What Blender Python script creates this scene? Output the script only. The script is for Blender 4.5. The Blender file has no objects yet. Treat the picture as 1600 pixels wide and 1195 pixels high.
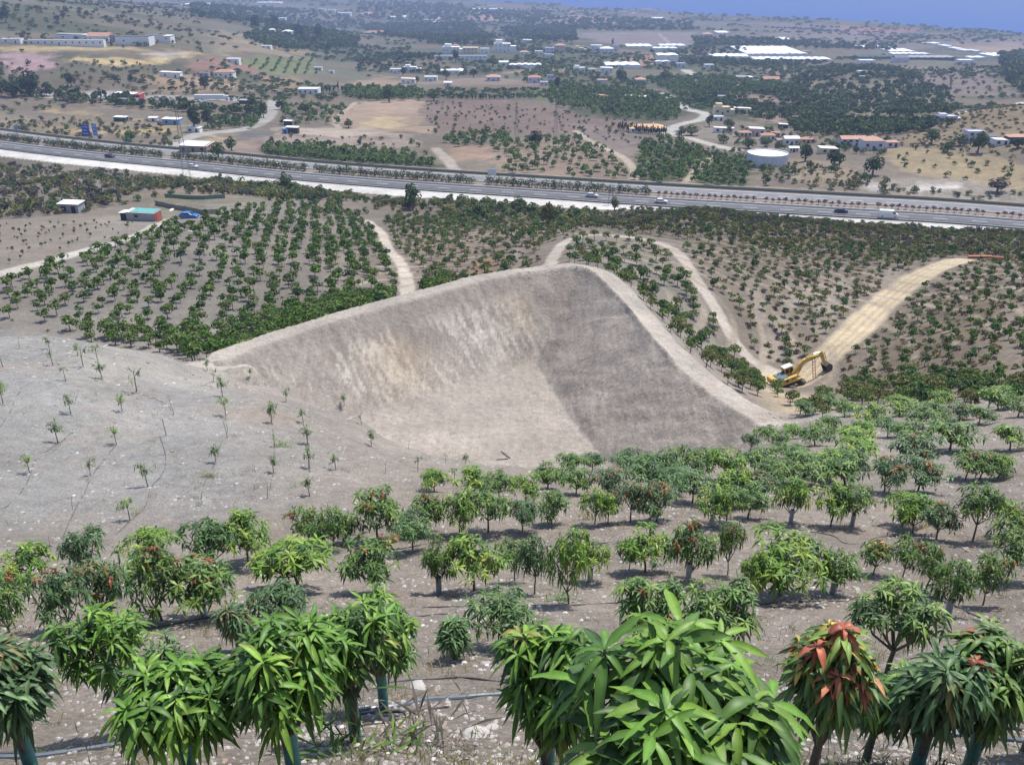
import bpy, math, random
import numpy as np
from mathutils import Vector

S = bpy.context.scene
COL = S.collection
# ------------------------------------------------------------------ camera
CZ = 206.0                       # eye height above the sea
PITCH = 26.0                     # degrees below the horizontal
FPX = 1386.0                     # focal length in pixels of the 1600 px wide photograph
cam_d = bpy.data.cameras.new("camera")
cam_d.sensor_width = 36.0
cam_d.lens = 36.0 * FPX / 1600.0
cam_d.clip_start = 0.1
cam_d.clip_end = 60000.0
cam = bpy.data.objects.new("camera", cam_d)
cam.location = (0, 0, CZ)
cam.rotation_euler = (math.radians(90 - PITCH), 0, 0)
COL.objects.link(cam)
S.camera = cam
# ------------------------------------------------------------------ sky and sun
SUN_EL, SUN_AZ = 65.0, 44.0      # azimuth measured from straight ahead (+Y) towards the right (+X)
W = bpy.data.worlds.new("World"); S.world = W; W.use_nodes = True
wn = W.node_tree
bg = wn.nodes["Background"]
sky = wn.nodes.new("ShaderNodeTexSky"); sky.sky_type = 'NISHITA'; sky.sun_disc = False
sky.sun_elevation = math.radians(SUN_EL); sky.sun_rotation = math.radians(SUN_AZ)
sky.altitude = 200; sky.air_density = 1.0; sky.dust_density = 1.2
wn.links.new(sky.outputs[0], bg.inputs[0]); bg.inputs[1].default_value = 0.15
sd = bpy.data.lights.new("sun", 'SUN'); sd.energy = 4.3; sd.angle = math.radians(0.5); sd.color = (1.0, 0.95, 0.86)
sun = bpy.data.objects.new("sun", sd); COL.objects.link(sun)
_e, _a = math.radians(SUN_EL), math.radians(SUN_AZ)
sv = Vector((math.sin(_a) * math.cos(_e), math.cos(_a) * math.cos(_e), math.sin(_e)))
sun.rotation_euler = sv.to_track_quat('Z', 'Y').to_euler()
S.view_settings.view_transform = 'Standard'; S.view_settings.look = 'None'
S.view_settings.gamma = 1.0; S.view_settings.exposure = 0.28
S.cycles.max_bounces = 5; S.cycles.diffuse_bounces = 2; S.cycles.glossy_bounces = 2
S.cycles.transmission_bounces = 3; S.cycles.transparent_max_bounces = 6; S.cycles.volume_bounces = 0

# ------------------------------------------------------------------ numpy noise
def _h(ix, iy, seed):
    n = (ix.astype(np.int64) * 374761393 + iy.astype(np.int64) * 668265263 + seed * 974634777) & 0x7fffffff
    n = ((n ^ (n >> 13)) * 1274126177) & 0x7fffffff
    return ((n ^ (n >> 16)) & 0xffff) / 65535.0
def vnoise(x, y, seed=0):
    x = np.asarray(x, float); y = np.asarray(y, float)
    ix = np.floor(x); iy = np.floor(y); fx = x - ix; fy = y - iy
    fx = fx * fx * (3 - 2 * fx); fy = fy * fy * (3 - 2 * fy)
    a = _h(ix, iy, seed); b = _h(ix + 1, iy, seed); c = _h(ix, iy + 1, seed); d = _h(ix + 1, iy + 1, seed)
    return (a + (b - a) * fx) * (1 - fy) + (c + (d - c) * fx) * fy
def fbm(x, y, seed=0, octv=4):
    s = 0; a = 1; t = 0
    for o in range(octv):
        s = s + a * (vnoise(x * 2**o + 13.7 * o, y * 2**o + 7.3 * o, seed + o) - .5); t += a; a *= .5
    return s / t * 2
def sstep(a, b, x):
    t = np.clip((x - a) / (b - a), 0, 1); return t * t * (3 - 2 * t)

# ------------------------------------------------------------------ photograph pixel -> ray
P_ = math.radians(PITCH)
def ray(u, v):
    x = (np.asarray(u, float) - 800) / FPX; yu = (597.5 - np.asarray(v, float)) / FPX
    Y = math.cos(P_) + yu * math.sin(P_); Z = -math.sin(P_) + yu * math.cos(P_)
    return x / Y, -Z / Y                   # X and drop per metre of forward distance
def proj(X, Y, z):
    dz = z - CZ
    d = Y * math.cos(P_) - dz * math.sin(P_); up = Y * math.sin(P_) + dz * math.cos(P_)
    return 800 + FPX * X / d, 597.5 - FPX * up / d

# ------------------------------------------------------------------ terrain: surveyed points (column, row, forward distance)
CP = [  # the near slope under the camera
 (50,1190,5.2),(450,1190,5.0),(855,1190,4.9),(1250,1190,4.9),(1560,1190,5.0),
 (320,965,12.2),(60,920,14.5),(740,922,14.6),(1150,905,15.0),(1536,945,13.4),(590,1100,7.0),(1400,1040,8.8),(100,1040,8.8),
 (800,1010,9.8),(250,890,17),(520,855,19.5),(1030,812,21),(720,835,20),(1330,822,20.5),(1560,840,19),
 (750,775,25),(1040,770,26.5),(1250,755,29),(1500,749,30),(1590,700,35),(1330,708,35),(1180,740,31),
 (200,800,22.5),(60,800,22.5),(230,745,26.5),(480,770,24.5),(90,690,30.5),(0,640,33),(340,720,29),(430,650,37),(580,700,37.5),
 (680,738,31),(150,575,42),(40,560,44),(290,600,47),(340,596,52),
 (0,527,52),(100,528,53),(180,545,55),(270,562,60),(345,577,72),
 (400,592,66),(450,612,55),(560,655,45),(640,700,40),(720,722,38),(800,731,36),(950,733,35),(1100,718,37),(1180,694,46),
 (1240,668,62),(1280,660,62),(1400,646,58),(1500,640,55),(1600,640,50),(1460,670,45),(1590,665,42),
 # pit rim and the country behind it
 (1500,600,78),(1600,600,72),(1350,600,97),(1300,620,90),
 (1180,585,110),(1240,604,106),(1310,556,112),(1400,560,104),(1500,540,100),(1600,530,96),(1400,480,134),(1500,450,138),(1600,440,126),
 (1490,408,166),(1600,385,185),(1550,400,172),
 (1150,540,118),(1090,470,126),(1050,388,158),(930,369,163),(880,385,158),(850,412,140),(1000,440,130),(1060,500,117),
 (1200,450,141),(1300,400,176),(1250,350,236),(1400,365,220),(1550,368,225),(1000,345,228),(1100,330,245),
 (700,340,258),(850,345,250),(640,362,222),(600,395,182),(638,450,140),(560,350,236),(480,330,240),(500,430,138),(560,480,122),
 (400,400,150),(400,470,124),(300,380,155),(200,450,124),(100,430,133),(0,430,130),(20,500,108),(200,520,104),(350,540,101),
 (300,345,192),(220,345,190),(100,345,196),(0,355,186),(450,320,246),(370,310,250),
 (0,300,270),(100,312,262),(200,310,262),(300,300,275),(240,340,200),
 (150,270,345),(0,262,375),(300,283,330),(450,290,320),(760,318,290),
 # beyond the motorway
 (0,195,490),(150,198,480),(300,205,462),(450,215,440),(600,225,425),(760,255,372),(900,255,365),(1060,285,330),(1250,285,322),(1400,296,312),
 (200,165,560),(350,160,590),(500,175,560),(560,160,640),(660,200,480),(660,160,640),(800,160,640),(900,190,545),(985,190,560),(900,225,450),
 (1000,220,455),(1100,180,560),(1120,240,410),(1080,240,410),(1200,262,372),(1200,225,440),(1350,235,405),(1300,250,372),(1450,245,372),(1560,285,330),
 (1590,310,300),(1500,225,398),(1590,235,372),(1590,170,445),(1510,190,450),(1440,212,440),
 (1300,180,620),(1380,115,960),(1270,160,700),(1480,170,650),(1560,160,700),(1450,120,1000),(1560,110,1050),
 (0,160,560),(100,150,600),(0,110,680),(0,60,820),(150,68,830),(250,68,850),(100,20,1050),(0,0,1150),(150,100,700),(300,95,760),
 (300,115,720),(350,112,740),(300,60,1050),(300,20,1650),(400,80,1000),(500,100,1050),(500,50,1650),(600,130,860),(800,125,900),(1000,125,920),
 (420,110,850),(700,95,1150),(1000,100,1150),(1200,95,1300),(1500,90,1450),(700,60,1850),(900,70,1600),(1000,65,1750),(1200,60,1900),(1450,70,1850),
 (1590,80,1700),(400,20,2300),(600,20,3000),(800,40,2400),(1000,40,2500),(1250,45,2450),(1500,60,2150),
]
DP = [(-6,-5,-2.2),(0,-6,-3),(6,-5,-2.2),(-5,0,1.6),(0,0,1.6),(5,0,1.6),(-2,2.4,3.45),(2,2.4,3.45),(0,2.4,3.45),
 # pit rim, hidden foot of the near slope, gullies the photo cannot show
 (-30,83,38),(-15,98,38.5),(0,111,38.5),(10,114,38.5),(14.5,100,38.3),(17,86,38.3),(23,70,38.3),(10,53,36),(-8,53,36),(-20,63,36.5),
 (-45,80,40),(-60,80,41),(-34,98,44),(-18,112,46),(0,126,47),
 (-500,2300,175),(0,3600,198),(1200,3600,202),(-900,1500,60),(-1800,1500,40),(900,700,110),(1500,1500,120),(-1500,3500,170),
 (2500,3200,200),(-700,600,60),(600,350,60),(-400,200,50),(250,100,30),(-150,60,20),(120,40,14),(60,15,10),(-60,15,9)]
_pts = []
for (u, v, Y) in CP:
    a, q = ray(u, v); _pts.append((a * Y, Y, q * Y))
for (u, v) in [(-100,243),(0,246),(150,259),(300,273),(430,288),(540,296),(665,308),(800,315),(935,323),(1070,331),(1200,340),(1330,351),(1470,357),(1600,366)]:
    a, q = ray(u, v); _pts.append((a * 78.5 / q, 78.5 / q, 78.5))
_pts = np.array(_pts + DP, float)
# coast: the land stops at the sea
CO = []
for (u, v) in [(300,-45),(450,-25),(560,-5),(640,1),(700,4),(760,7),(830,7),(900,14),(960,18),(1010,17),(1060,24),(1130,28),(1200,30),(1300,36),(1400,41),(1480,50),(1560,56),(1600,60),(1700,72),(1900,95)]:
    a, q = ray(u, v); Y = 205.0 / q; CO.append((a * Y, Y))
CO = np.array(CO)
CO_A = np.arctan2(CO[:, 0], CO[:, 1]); CO_R = np.hypot(CO[:, 0], CO[:, 1])
def _warp(X, Y):
    return np.stack([np.arctan2(X, Y + 9.0) * 2.2, np.log(np.hypot(X, Y + 9.0))], -1)
_wp = _warp(_pts[:, 0], _pts[:, 1]); _val = (_pts[:, 2] + 6.0) / np.hypot(_pts[:, 0], _pts[:, 1] + 9.0)
_C = .035
def _ker(d2): return np.sqrt(d2 + _C * _C)
_D = ((_wp[:, None] - _wp[None]) ** 2).sum(-1)
_n = len(_wp)
_A = np.zeros((_n + 3, _n + 3)); _A[:_n, :_n] = _ker(_D) - np.eye(_n) * .004
_Pm = np.c_[np.ones(_n), _wp]; _A[:_n, _n:] = _Pm; _A[_n:, :_n] = _Pm.T
_w = np.linalg.solve(_A, np.r_[_val, 0, 0, 0])
def base_drop(X, Y):
    X = np.asarray(X, float); Y = np.asarray(Y, float); sh = X.shape
    X = X.ravel(); Y = Y.ravel(); out = np.empty(len(X))
    for i in range(0, len(X), 60000):
        w = _warp(X[i:i+60000], Y[i:i+60000])
        d2 = (w[:, :1] - _wp[:, 0]) ** 2 + (w[:, 1:] - _wp[:, 1]) ** 2
        out[i:i+60000] = _ker(d2) @ _w[:_n] + _w[_n] + w @ _w[_n+1:]
    return (out * np.hypot(X, Y + 9.0) - 6.0).reshape(sh)
def seg_dist(X, Y, pl):
    """distance to a polyline, signed side, arclength"""
    best = np.full(X.shape, 1e9); side = np.zeros(X.shape); arc = np.zeros(X.shape); s0 = 0
    for (x0, y0), (x1, y1) in zip(pl[:-1], pl[1:]):
        dx, dy = x1 - x0, y1 - y0; L = math.hypot(dx, dy)
        t = np.clip(((X - x0) * dx + (Y - y0) * dy) / L ** 2, 0, 1)
        d = np.hypot(X - x0 - t * dx, Y - y0 - t * dy); m = d < best
        best = np.where(m, d, best); side = np.where(m, np.sign((X - x0) * -dy + (Y - y0) * dx), side); arc = np.where(m, s0 + t * L, arc); s0 += L
    return best, side, arc
def inside(X, Y, poly):
    r = np.zeros(X.shape, bool); n = len(poly)
    for i in range(n):
        x0, y0 = poly[i]; x1, y1 = poly[(i + 1) % n]
        if y0 == y1: continue
        r ^= ((y0 > Y) != (y1 > Y)) & (X < (x1 - x0) * (Y - y0) / (y1 - y0) + x0)
    return r
def smooth_poly(pl, n=3, closed=False):
    pl = np.array(pl, float)
    for _ in range(n):
        if closed: a = pl; b = np.roll(pl, -1, 0)
        else: a = pl[:-1]; b = pl[1:]
        q = np.empty((2 * len(a), 2)); q[0::2] = a * .75 + b * .25; q[1::2] = a * .25 + b * .75
        if not closed: q = np.vstack([pl[:1], q, pl[-1:]])
        pl = q
    return pl
# motorway centre line (middle of the planted median), level at ROADD below the eye
ROADD = 78.0
MW = []
for (u, v) in [(-160,196),(0,219),(150,237),(300,250.5),(430,264),(540,273.5),(665,283),(800,291.5),(935,300.5),(1070,309),(1200,316),(1330,323.5),(1470,331),(1600,341),(1760,354)]:
    a, q = ray(u, v); Y = ROADD / q; MW.append((a * Y, Y))
MW = smooth_poly(MW, 2)
# reservoir pit
PIT = smooth_poly([(-31,83),(-24,91),(-14,100),(-2,110),(7,113.5),(10.5,112),(12.4,105),(13.8,97),(15.8,86),(19.3,75),(23,68),(19,60),(8,55),(-6,56),(-18,64),(-27,74)], 1, True)
def pit_sd(X, Y):
    d, _, _ = seg_dist(X, Y, np.vstack([PIT, PIT[:1]])); return np.where(inside(X, Y, PIT), d, -d)
RIM, FLOOR, WALL = 38.3, 46.0, .79
def height(X, Y):
    X = np.asarray(X, float); Y = np.asarray(Y, float)
    z = -base_drop(X, Y)
    r = np.hypot(X, Y)
    # relief of the coastal plain
    far = sstep(520, 1100, Y) * (1 - sstep(2500, 3400, Y) * .5)
    z += far * (7.0 * fbm(X / 330, Y / 330, 5, 3) + 3.0 * fbm(X / 110, Y / 110, 9, 2))
    mid = sstep(60, 120, Y) * (1 - sstep(420, 600, Y))
    z += mid * 1.0 * fbm(X / 28, Y / 28, 31, 3)
    # gullies of the scrub slope under the motorway, left
    gl = sstep(215, 245, Y) * (1 - sstep(335, 355, Y)) * (1 - sstep(-110, -80, X))
    z += gl * 3.2 * fbm(X / 17, Y / 45, 77, 3)
    # pit
    m = (np.abs(X) < 80) & (Y > 35) & (Y < 150)
    if m.any():
        xs, ys, zs = X[m], Y[m], z[m]
        s = pit_sd(xs, ys)
        rough = .30 * fbm(xs / 2.2, ys / 2.2, 50, 4) + .18 * fbm(xs / 9, ys / 9, 51, 2) + .16 * fbm((xs * .79 + ys * .61) / .9, (ys * .79 - xs * .61) / 5, 52, 3)
        w = np.hypot(xs - 3, ys - 90)
        fl = -FLOOR + .03 * (90 - ys) * .9 + rough * .5
        wall = -RIM - WALL * np.maximum(s, 0) + rough
        k = np.where(xs > 0, .12, .8); hh = np.clip(.5 + .5 * (fl - wall) / k, 0, 1)
        zin = wall * (1 - hh) + fl * hh + k * hh * (1 - hh)
        zb = np.where(s > -2.5, -RIM - .02 * np.maximum(-s, 0), -RIM - .07 - .8 * (-s - 2.5)) + rough * .35
        zs = np.where(s > 0, zin, np.maximum(zs, zb))
        z[m] = zs
    # motorway bench
    m = (Y > 200) & (Y < 560)
    if m.any():
        xs, ys, zs = X[m], Y[m], z[m]
        d, sd_, _ = seg_dist(xs, ys, MW)
        lim_near = 22.5; lim_far = 20.0
        lim = np.where(sd_ < 0, lim_near, lim_far)
        t = sstep(0, 1, (d - lim) / np.where(sd_ < 0, 5.0, 16.0))
        zs = (-ROADD - .35) * (1 - t) + zs * t
        z[m] = zs
    # small relief near the viewer
    nr = 1 - sstep(70, 160, Y)
    z += nr * (.085 * fbm(X / .55, Y / .55, 3, 4) + .20 * fbm(X / 2.6, Y / 2.6, 4, 3))
    # sea bed
    ang = np.arctan2(X, Y); rc = np.interp(ang, CO_A, CO_R)
    z = np.where(Y > 1200, np.where(r > rc, np.minimum(z, -206 - (r - rc) * .1), np.maximum(np.minimum(z, -200.5 + 0 * z + np.maximum(rc - r, 0) * .12), -204.5)), z)
    return z + CZ

# ------------------------------------------------------------------ fan shaped ground grid
OY = -6.0
th = np.radians(np.concatenate([np.linspace(-60, -34, 44, endpoint=False), np.linspace(-34, 34, 700), np.linspace(34, 60, 45)[1:]]))
rr = [3.0]
while rr[-1] < 7600:
    r_ = rr[-1]; rr.append(r_ * (1 + (.0085 if r_ < 30 else .0055 if r_ < 70 else .0042 if r_ < 520 else .0085)))
rr = np.array(rr); NR, NT = len(rr), len(th)
GX = rr[:, None] * np.sin(th)[None]; GY = OY + rr[:, None] * np.cos(th)[None]
GZ = height(GX, GY)
_lr = np.log(rr)
def ground(X, Y):
    """height of the ground sheet itself (bilinear)"""
    X = np.asarray(X, float); Y = np.asarray(Y, float)
    r = np.log(np.hypot(X, Y - OY)); t = np.arctan2(X, Y - OY)
    fi = np.clip(np.interp(r, _lr, np.arange(NR)), 0, NR - 1.001); fj = np.clip(np.interp(t, th, np.arange(NT)), 0, NT - 1.001)
    i = fi.astype(int); j = fj.astype(int); a = fi - i; b = fj - j
    return (GZ[i, j] * (1 - a) + GZ[i + 1, j] * a) * (1 - b) + (GZ[i, j + 1] * (1 - a) + GZ[i + 1, j + 1] * a) * b
_ys = np.exp(np.linspace(math.log(1.2), math.log(7000), 5200))
def at(u, v, skip=0.0):
    """photograph pixels -> points on the ground (arrays)"""
    u = np.atleast_1d(np.asarray(u, float)); v = np.atleast_1d(np.asarray(v, float)); out = np.empty((len(u), 3))
    for k in range(len(u)):
        a, q = ray(u[k], v[k])
        g = ground(a * _ys, _ys); zr = CZ - q * _ys
        hit = (zr <= g) & (_ys > skip); i = int(np.argmax(hit)) if hit.any() else len(_ys) - 1
        if i > 0 and hit[i]:
            d0 = zr[i-1] - g[i-1]; d1 = zr[i] - g[i]; t = d0 / (d0 - d1) if d0 > d1 else 1
            y = _ys[i-1] + (_ys[i] - _ys[i-1]) * t
        else: y = _ys[i]
        out[k] = (a * y, y, float(ground(a * y, y)))
    return out
def at1(u, v, skip=0.0): return Vector(at([u], [v], skip)[0])
# ------------------------------------------------------------------ materials
def srgb(r, g, b):
    f = lambda c: (c / 255 / 12.92) if c / 255 <= .04045 else ((c / 255 + .055) / 1.055) ** 2.4
    return (f(r), f(g), f(b))
MATS = {}
def mat(name, col=(.5, .5, .5), rough=.8, metal=0.0, var=.12, scale=3.0, bump=0.0, attr=None, spec=.3, transl=0.0, detail=4.0, bscale=None):
    """procedural material: colour (or colour attribute) broken up by noise, optional bump"""
    if name in MATS: return MATS[name]
    m = bpy.data.materials.new(name); m.use_nodes = True; MATS[name] = m
    t = m.node_tree; n = t.nodes; L = t.links; p = n["Principled BSDF"]
    p.inputs["Roughness"].default_value = rough; p.inputs["Metallic"].default_value = metal
    p.inputs["Specular IOR Level"].default_value = spec
    tc = n.new("ShaderNodeTexCoord")
    if attr:
        a = n.new("ShaderNodeAttribute"); a.attribute_name = attr; src = a.outputs["Color"]
    else:
        a = n.new("ShaderNodeRGB"); a.outputs[0].default_value = (*col, 1); src = a.outputs[0]
    nz = n.new("ShaderNodeTexNoise"); nz.inputs["Scale"].default_value = scale; nz.inputs["Detail"].default_value = detail
    nz.inputs["Roughness"].default_value = .65
    L.new(tc.outputs["Object"], nz.inputs["Vector"])
    mr = n.new("ShaderNodeMapRange"); mr.inputs[1].default_value = .3; mr.inputs[2].default_value = .7
    mr.inputs[3].default_value = 1 - var; mr.inputs[4].default_value = 1 + var
    L.new(nz.outputs["Fac"], mr.inputs[0])
    mx = n.new("ShaderNodeVectorMath"); mx.operation = 'SCALE'
    L.new(src, mx.inputs[0]); L.new(mr.outputs[0], mx.inputs["Scale"]); L.new(mx.outputs[0], p.inputs["Base Color"])
    if bump:
        nb = nz
        if bscale:
            nb = n.new("ShaderNodeTexNoise"); nb.inputs["Scale"].default_value = bscale; nb.inputs["Detail"].default_value = 4
            L.new(tc.outputs["Object"], nb.inputs["Vector"])
        b = n.new("ShaderNodeBump"); b.inputs["Strength"].default_value = 1.0; b.inputs["Distance"].default_value = bump
        L.new(nb.outputs["Fac"], b.inputs["Height"]); L.new(b.outputs[0], p.inputs["Normal"])
    if transl:
        tr = n.new("ShaderNodeBsdfTranslucent"); L.new(mx.outputs[0], tr.inputs[0])
        ms = n.new("ShaderNodeMixShader"); ms.inputs[0].default_value = transl
        L.new(p.outputs[0], ms.inputs[1]); L.new(tr.outputs[0], ms.inputs[2]); L.new(ms.outputs[0], n["Material Output"].inputs[0])
    return m
def ground_mat():
    m = bpy.data.materials.new("stony_earth"); m.use_nodes = True
    t = m.node_tree; n = t.nodes; L = t.links; p = n["Principled BSDF"]
    p.inputs["Roughness"].default_value = .95; p.inputs["Specular IOR Level"].default_value = .12
    tc = n.new("ShaderNodeTexCoord"); a = n.new("ShaderNodeAttribute"); a.attribute_name = "gcol"
    ks = n.new("ShaderNodeAttribute"); ks.attribute_name = "kind"     # r: stoniness, g: raked streaks, b: clumpy dry scrub
    sp = n.new("ShaderNodeSeparateColor"); L.new(ks.outputs["Color"], sp.inputs[0])
    def noise(scale, det=5, r=.6, vec=None):
        z = n.new("ShaderNodeTexNoise"); z.inputs["Scale"].default_value = scale; z.inputs["Detail"].default_value = det; z.inputs["Roughness"].default_value = r
        L.new(vec or tc.outputs["Object"], z.inputs["Vector"]); return z.outputs["Fac"]
    def rng(s, a0, a1, b0, b1):
        z = n.new("ShaderNodeMapRange"); z.inputs[1].default_value = a0; z.inputs[2].default_value = a1; z.inputs[3].default_value = b0; z.inputs[4].default_value = b1
        L.new(s, z.inputs[0]); return z.outputs[0]
    def mul(a_, b_):
        z = n.new("ShaderNodeMath"); z.operation = 'MULTIPLY'; L.new(a_, z.inputs[0])
        if isinstance(b_, float): z.inputs[1].default_value = b_
        else: L.new(b_, z.inputs[1])
        return z.outputs[0]
    def add(a_, b_):
        z = n.new("ShaderNodeMath"); z.operation = 'ADD'; L.new(a_, z.inputs[0]); L.new(b_, z.inputs[1]); return z.outputs[0]
    f = rng(noise(14, 6), .3, .7, .70, 1.28)
    f = mul(f, rng(noise(1.6, 6, .7), .3, .7, .80, 1.2))
    f = mul(f, rng(noise(.16, 4), .3, .7, .86, 1.14))
    f = mul(f, rng(noise(.02, 4), .3, .7, .85, 1.15))
    # pale pebbles
    vo = n.new("ShaderNodeTexVoronoi"); vo.inputs["Scale"].default_value = 11; L.new(tc.outputs["Object"], vo.inputs["Vector"])
    peb = rng(vo.outputs["Distance"], .12, .26, 1.0, 0.0)
    sel = n.new("ShaderNodeSeparateColor"); L.new(vo.outputs["Color"], sel.inputs[0])
    gate = rng(sel.outputs[0], .72, .76, 0.0, 1.0)
    vo2 = n.new("ShaderNodeTexVoronoi"); vo2.inputs["Scale"].default_value = 3.6; L.new(tc.outputs["Object"], vo2.inputs["Vector"])
    s2 = n.new("ShaderNodeSeparateColor"); L.new(vo2.outputs["Color"], s2.inputs[0])
    peb = mul(add(mul(peb, gate), mul(rng(vo2.outputs["Distance"], .10, .22, 1.0, 0.0), rng(s2.outputs[1], .80, .84, 0.0, 1.0))), sp.outputs[0])
    # dry scrub mottling
    scr = mul(rng(noise(.55, 6, .7), .46, .62, 0.0, 1.0), sp.outputs[2])
    # raked streaks on the cut walls of the pit
    mp = n.new("ShaderNodeMapping"); mp.inputs["Scale"].default_value = (1.5, .16, .16); mp.inputs["Rotation"].default_value = (0, 0, math.radians(38)); L.new(tc.outputs["Object"], mp.inputs[0])
    st = mul(rng(noise(1.4, 6, .7, mp.outputs[0]), .36, .66, -.26, .26), sp.outputs[1])
    one = n.new("ShaderNodeMath"); one.operation = 'ADD'; one.inputs[1].default_value = 1.0; L.new(st, one.inputs[0])
    f = mul(f, one.outputs[0])
    sc = n.new("ShaderNodeVectorMath"); sc.operation = 'SCALE'; L.new(a.outputs["Color"], sc.inputs[0]); L.new(f, sc.inputs["Scale"])
    m1 = n.new("ShaderNodeMix"); m1.data_type = 'RGBA'; L.new(mul(scr, .75), m1.inputs[0]); L.new(sc.outputs[0], m1.inputs[6]); m1.inputs[7].default_value = (.105, .098, .066, 1)
    m2 = n.new("ShaderNodeMix"); m2.data_type = 'RGBA'; L.new(mul(peb, .55), m2.inputs[0]); L.new(m1.outputs[2], m2.inputs[6]); m2.inputs[7].default_value = (.52, .50, .48, 1)
    L.new(m2.outputs[2], p.inputs["Base Color"])
    hgt = add(add(mul(noise(14, 6, .7), .06), mul(noise(2.2, 5), .2)), add(mul(peb, .04), mul(noise(.35, 4), .3)))
    hgt = mul(hgt, rng(sp.outputs[1], 0, 1, 1.0, .35)); b = n.new("ShaderNodeBump"); b.inputs["Strength"].default_value = 1.0; b.inputs["Distance"].default_value = 1.0
    L.new(hgt, b.inputs["Height"]); L.new(b.outputs[0], p.inputs["Normal"])
    return m

# ------------------------------------------------------------------ mesh helpers
def mesh_np(name, V, F, m=None, cols=None, smooth=False, colname="col", normals=None):
    """V (n,3), F (k,3|4) int; cols per vertex (n,3)"""
    V = np.ascontiguousarray(V, np.float32); F = np.ascontiguousarray(F, np.int32); k = F.shape[1]
    me = bpy.data.meshes.new(name)
    me.vertices.add(len(V)); me.vertices.foreach_set("co", V.ravel())
    me.loops.add(F.size); me.loops.foreach_set("vertex_index", F.ravel())
    me.polygons.add(len(F)); me.polygons.foreach_set("loop_start", np.arange(0, F.size, k, dtype=np.int32))
    me.polygons.foreach_set("loop_total", np.full(len(F), k, np.int32))
    me.polygons.foreach_set("use_smooth", np.full(len(F), bool(smooth)))
    if cols is not None:
        for nm, c in (cols if isinstance(cols, dict) else {colname: cols}).items():
            at_ = me.color_attributes.new(nm, 'FLOAT_COLOR', 'POINT')
            at_.data.foreach_set("color", np.c_[c, np.ones(len(c))].astype(np.float32).ravel())
    me.update(calc_edges=True)
    if normals is not None: me.normals_split_custom_set_from_vertices(normals.astype(np.float32))
    if m: me.materials.append(m)
    return me
def link(name, me, parent=None, loc=None, rot=None, scale=None):
    o = bpy.data.objects.new(name, me); COL.objects.link(o)
    if parent is not None: o.parent = parent
    if loc is not None: o.location = loc
    if rot is not None: o.rotation_euler = rot if hasattr(rot, '__len__') else (0, 0, rot)
    if scale is not None: o.scale = scale if hasattr(scale, '__len__') else (scale,) * 3
    return o
def tag(o, label=None, cat=None, group=None, kind=None):
    if label: o["label"] = label
    if cat: o["category"] = cat
    if group: o["group"] = group
    if kind: o["kind"] = kind
    return o
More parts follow.
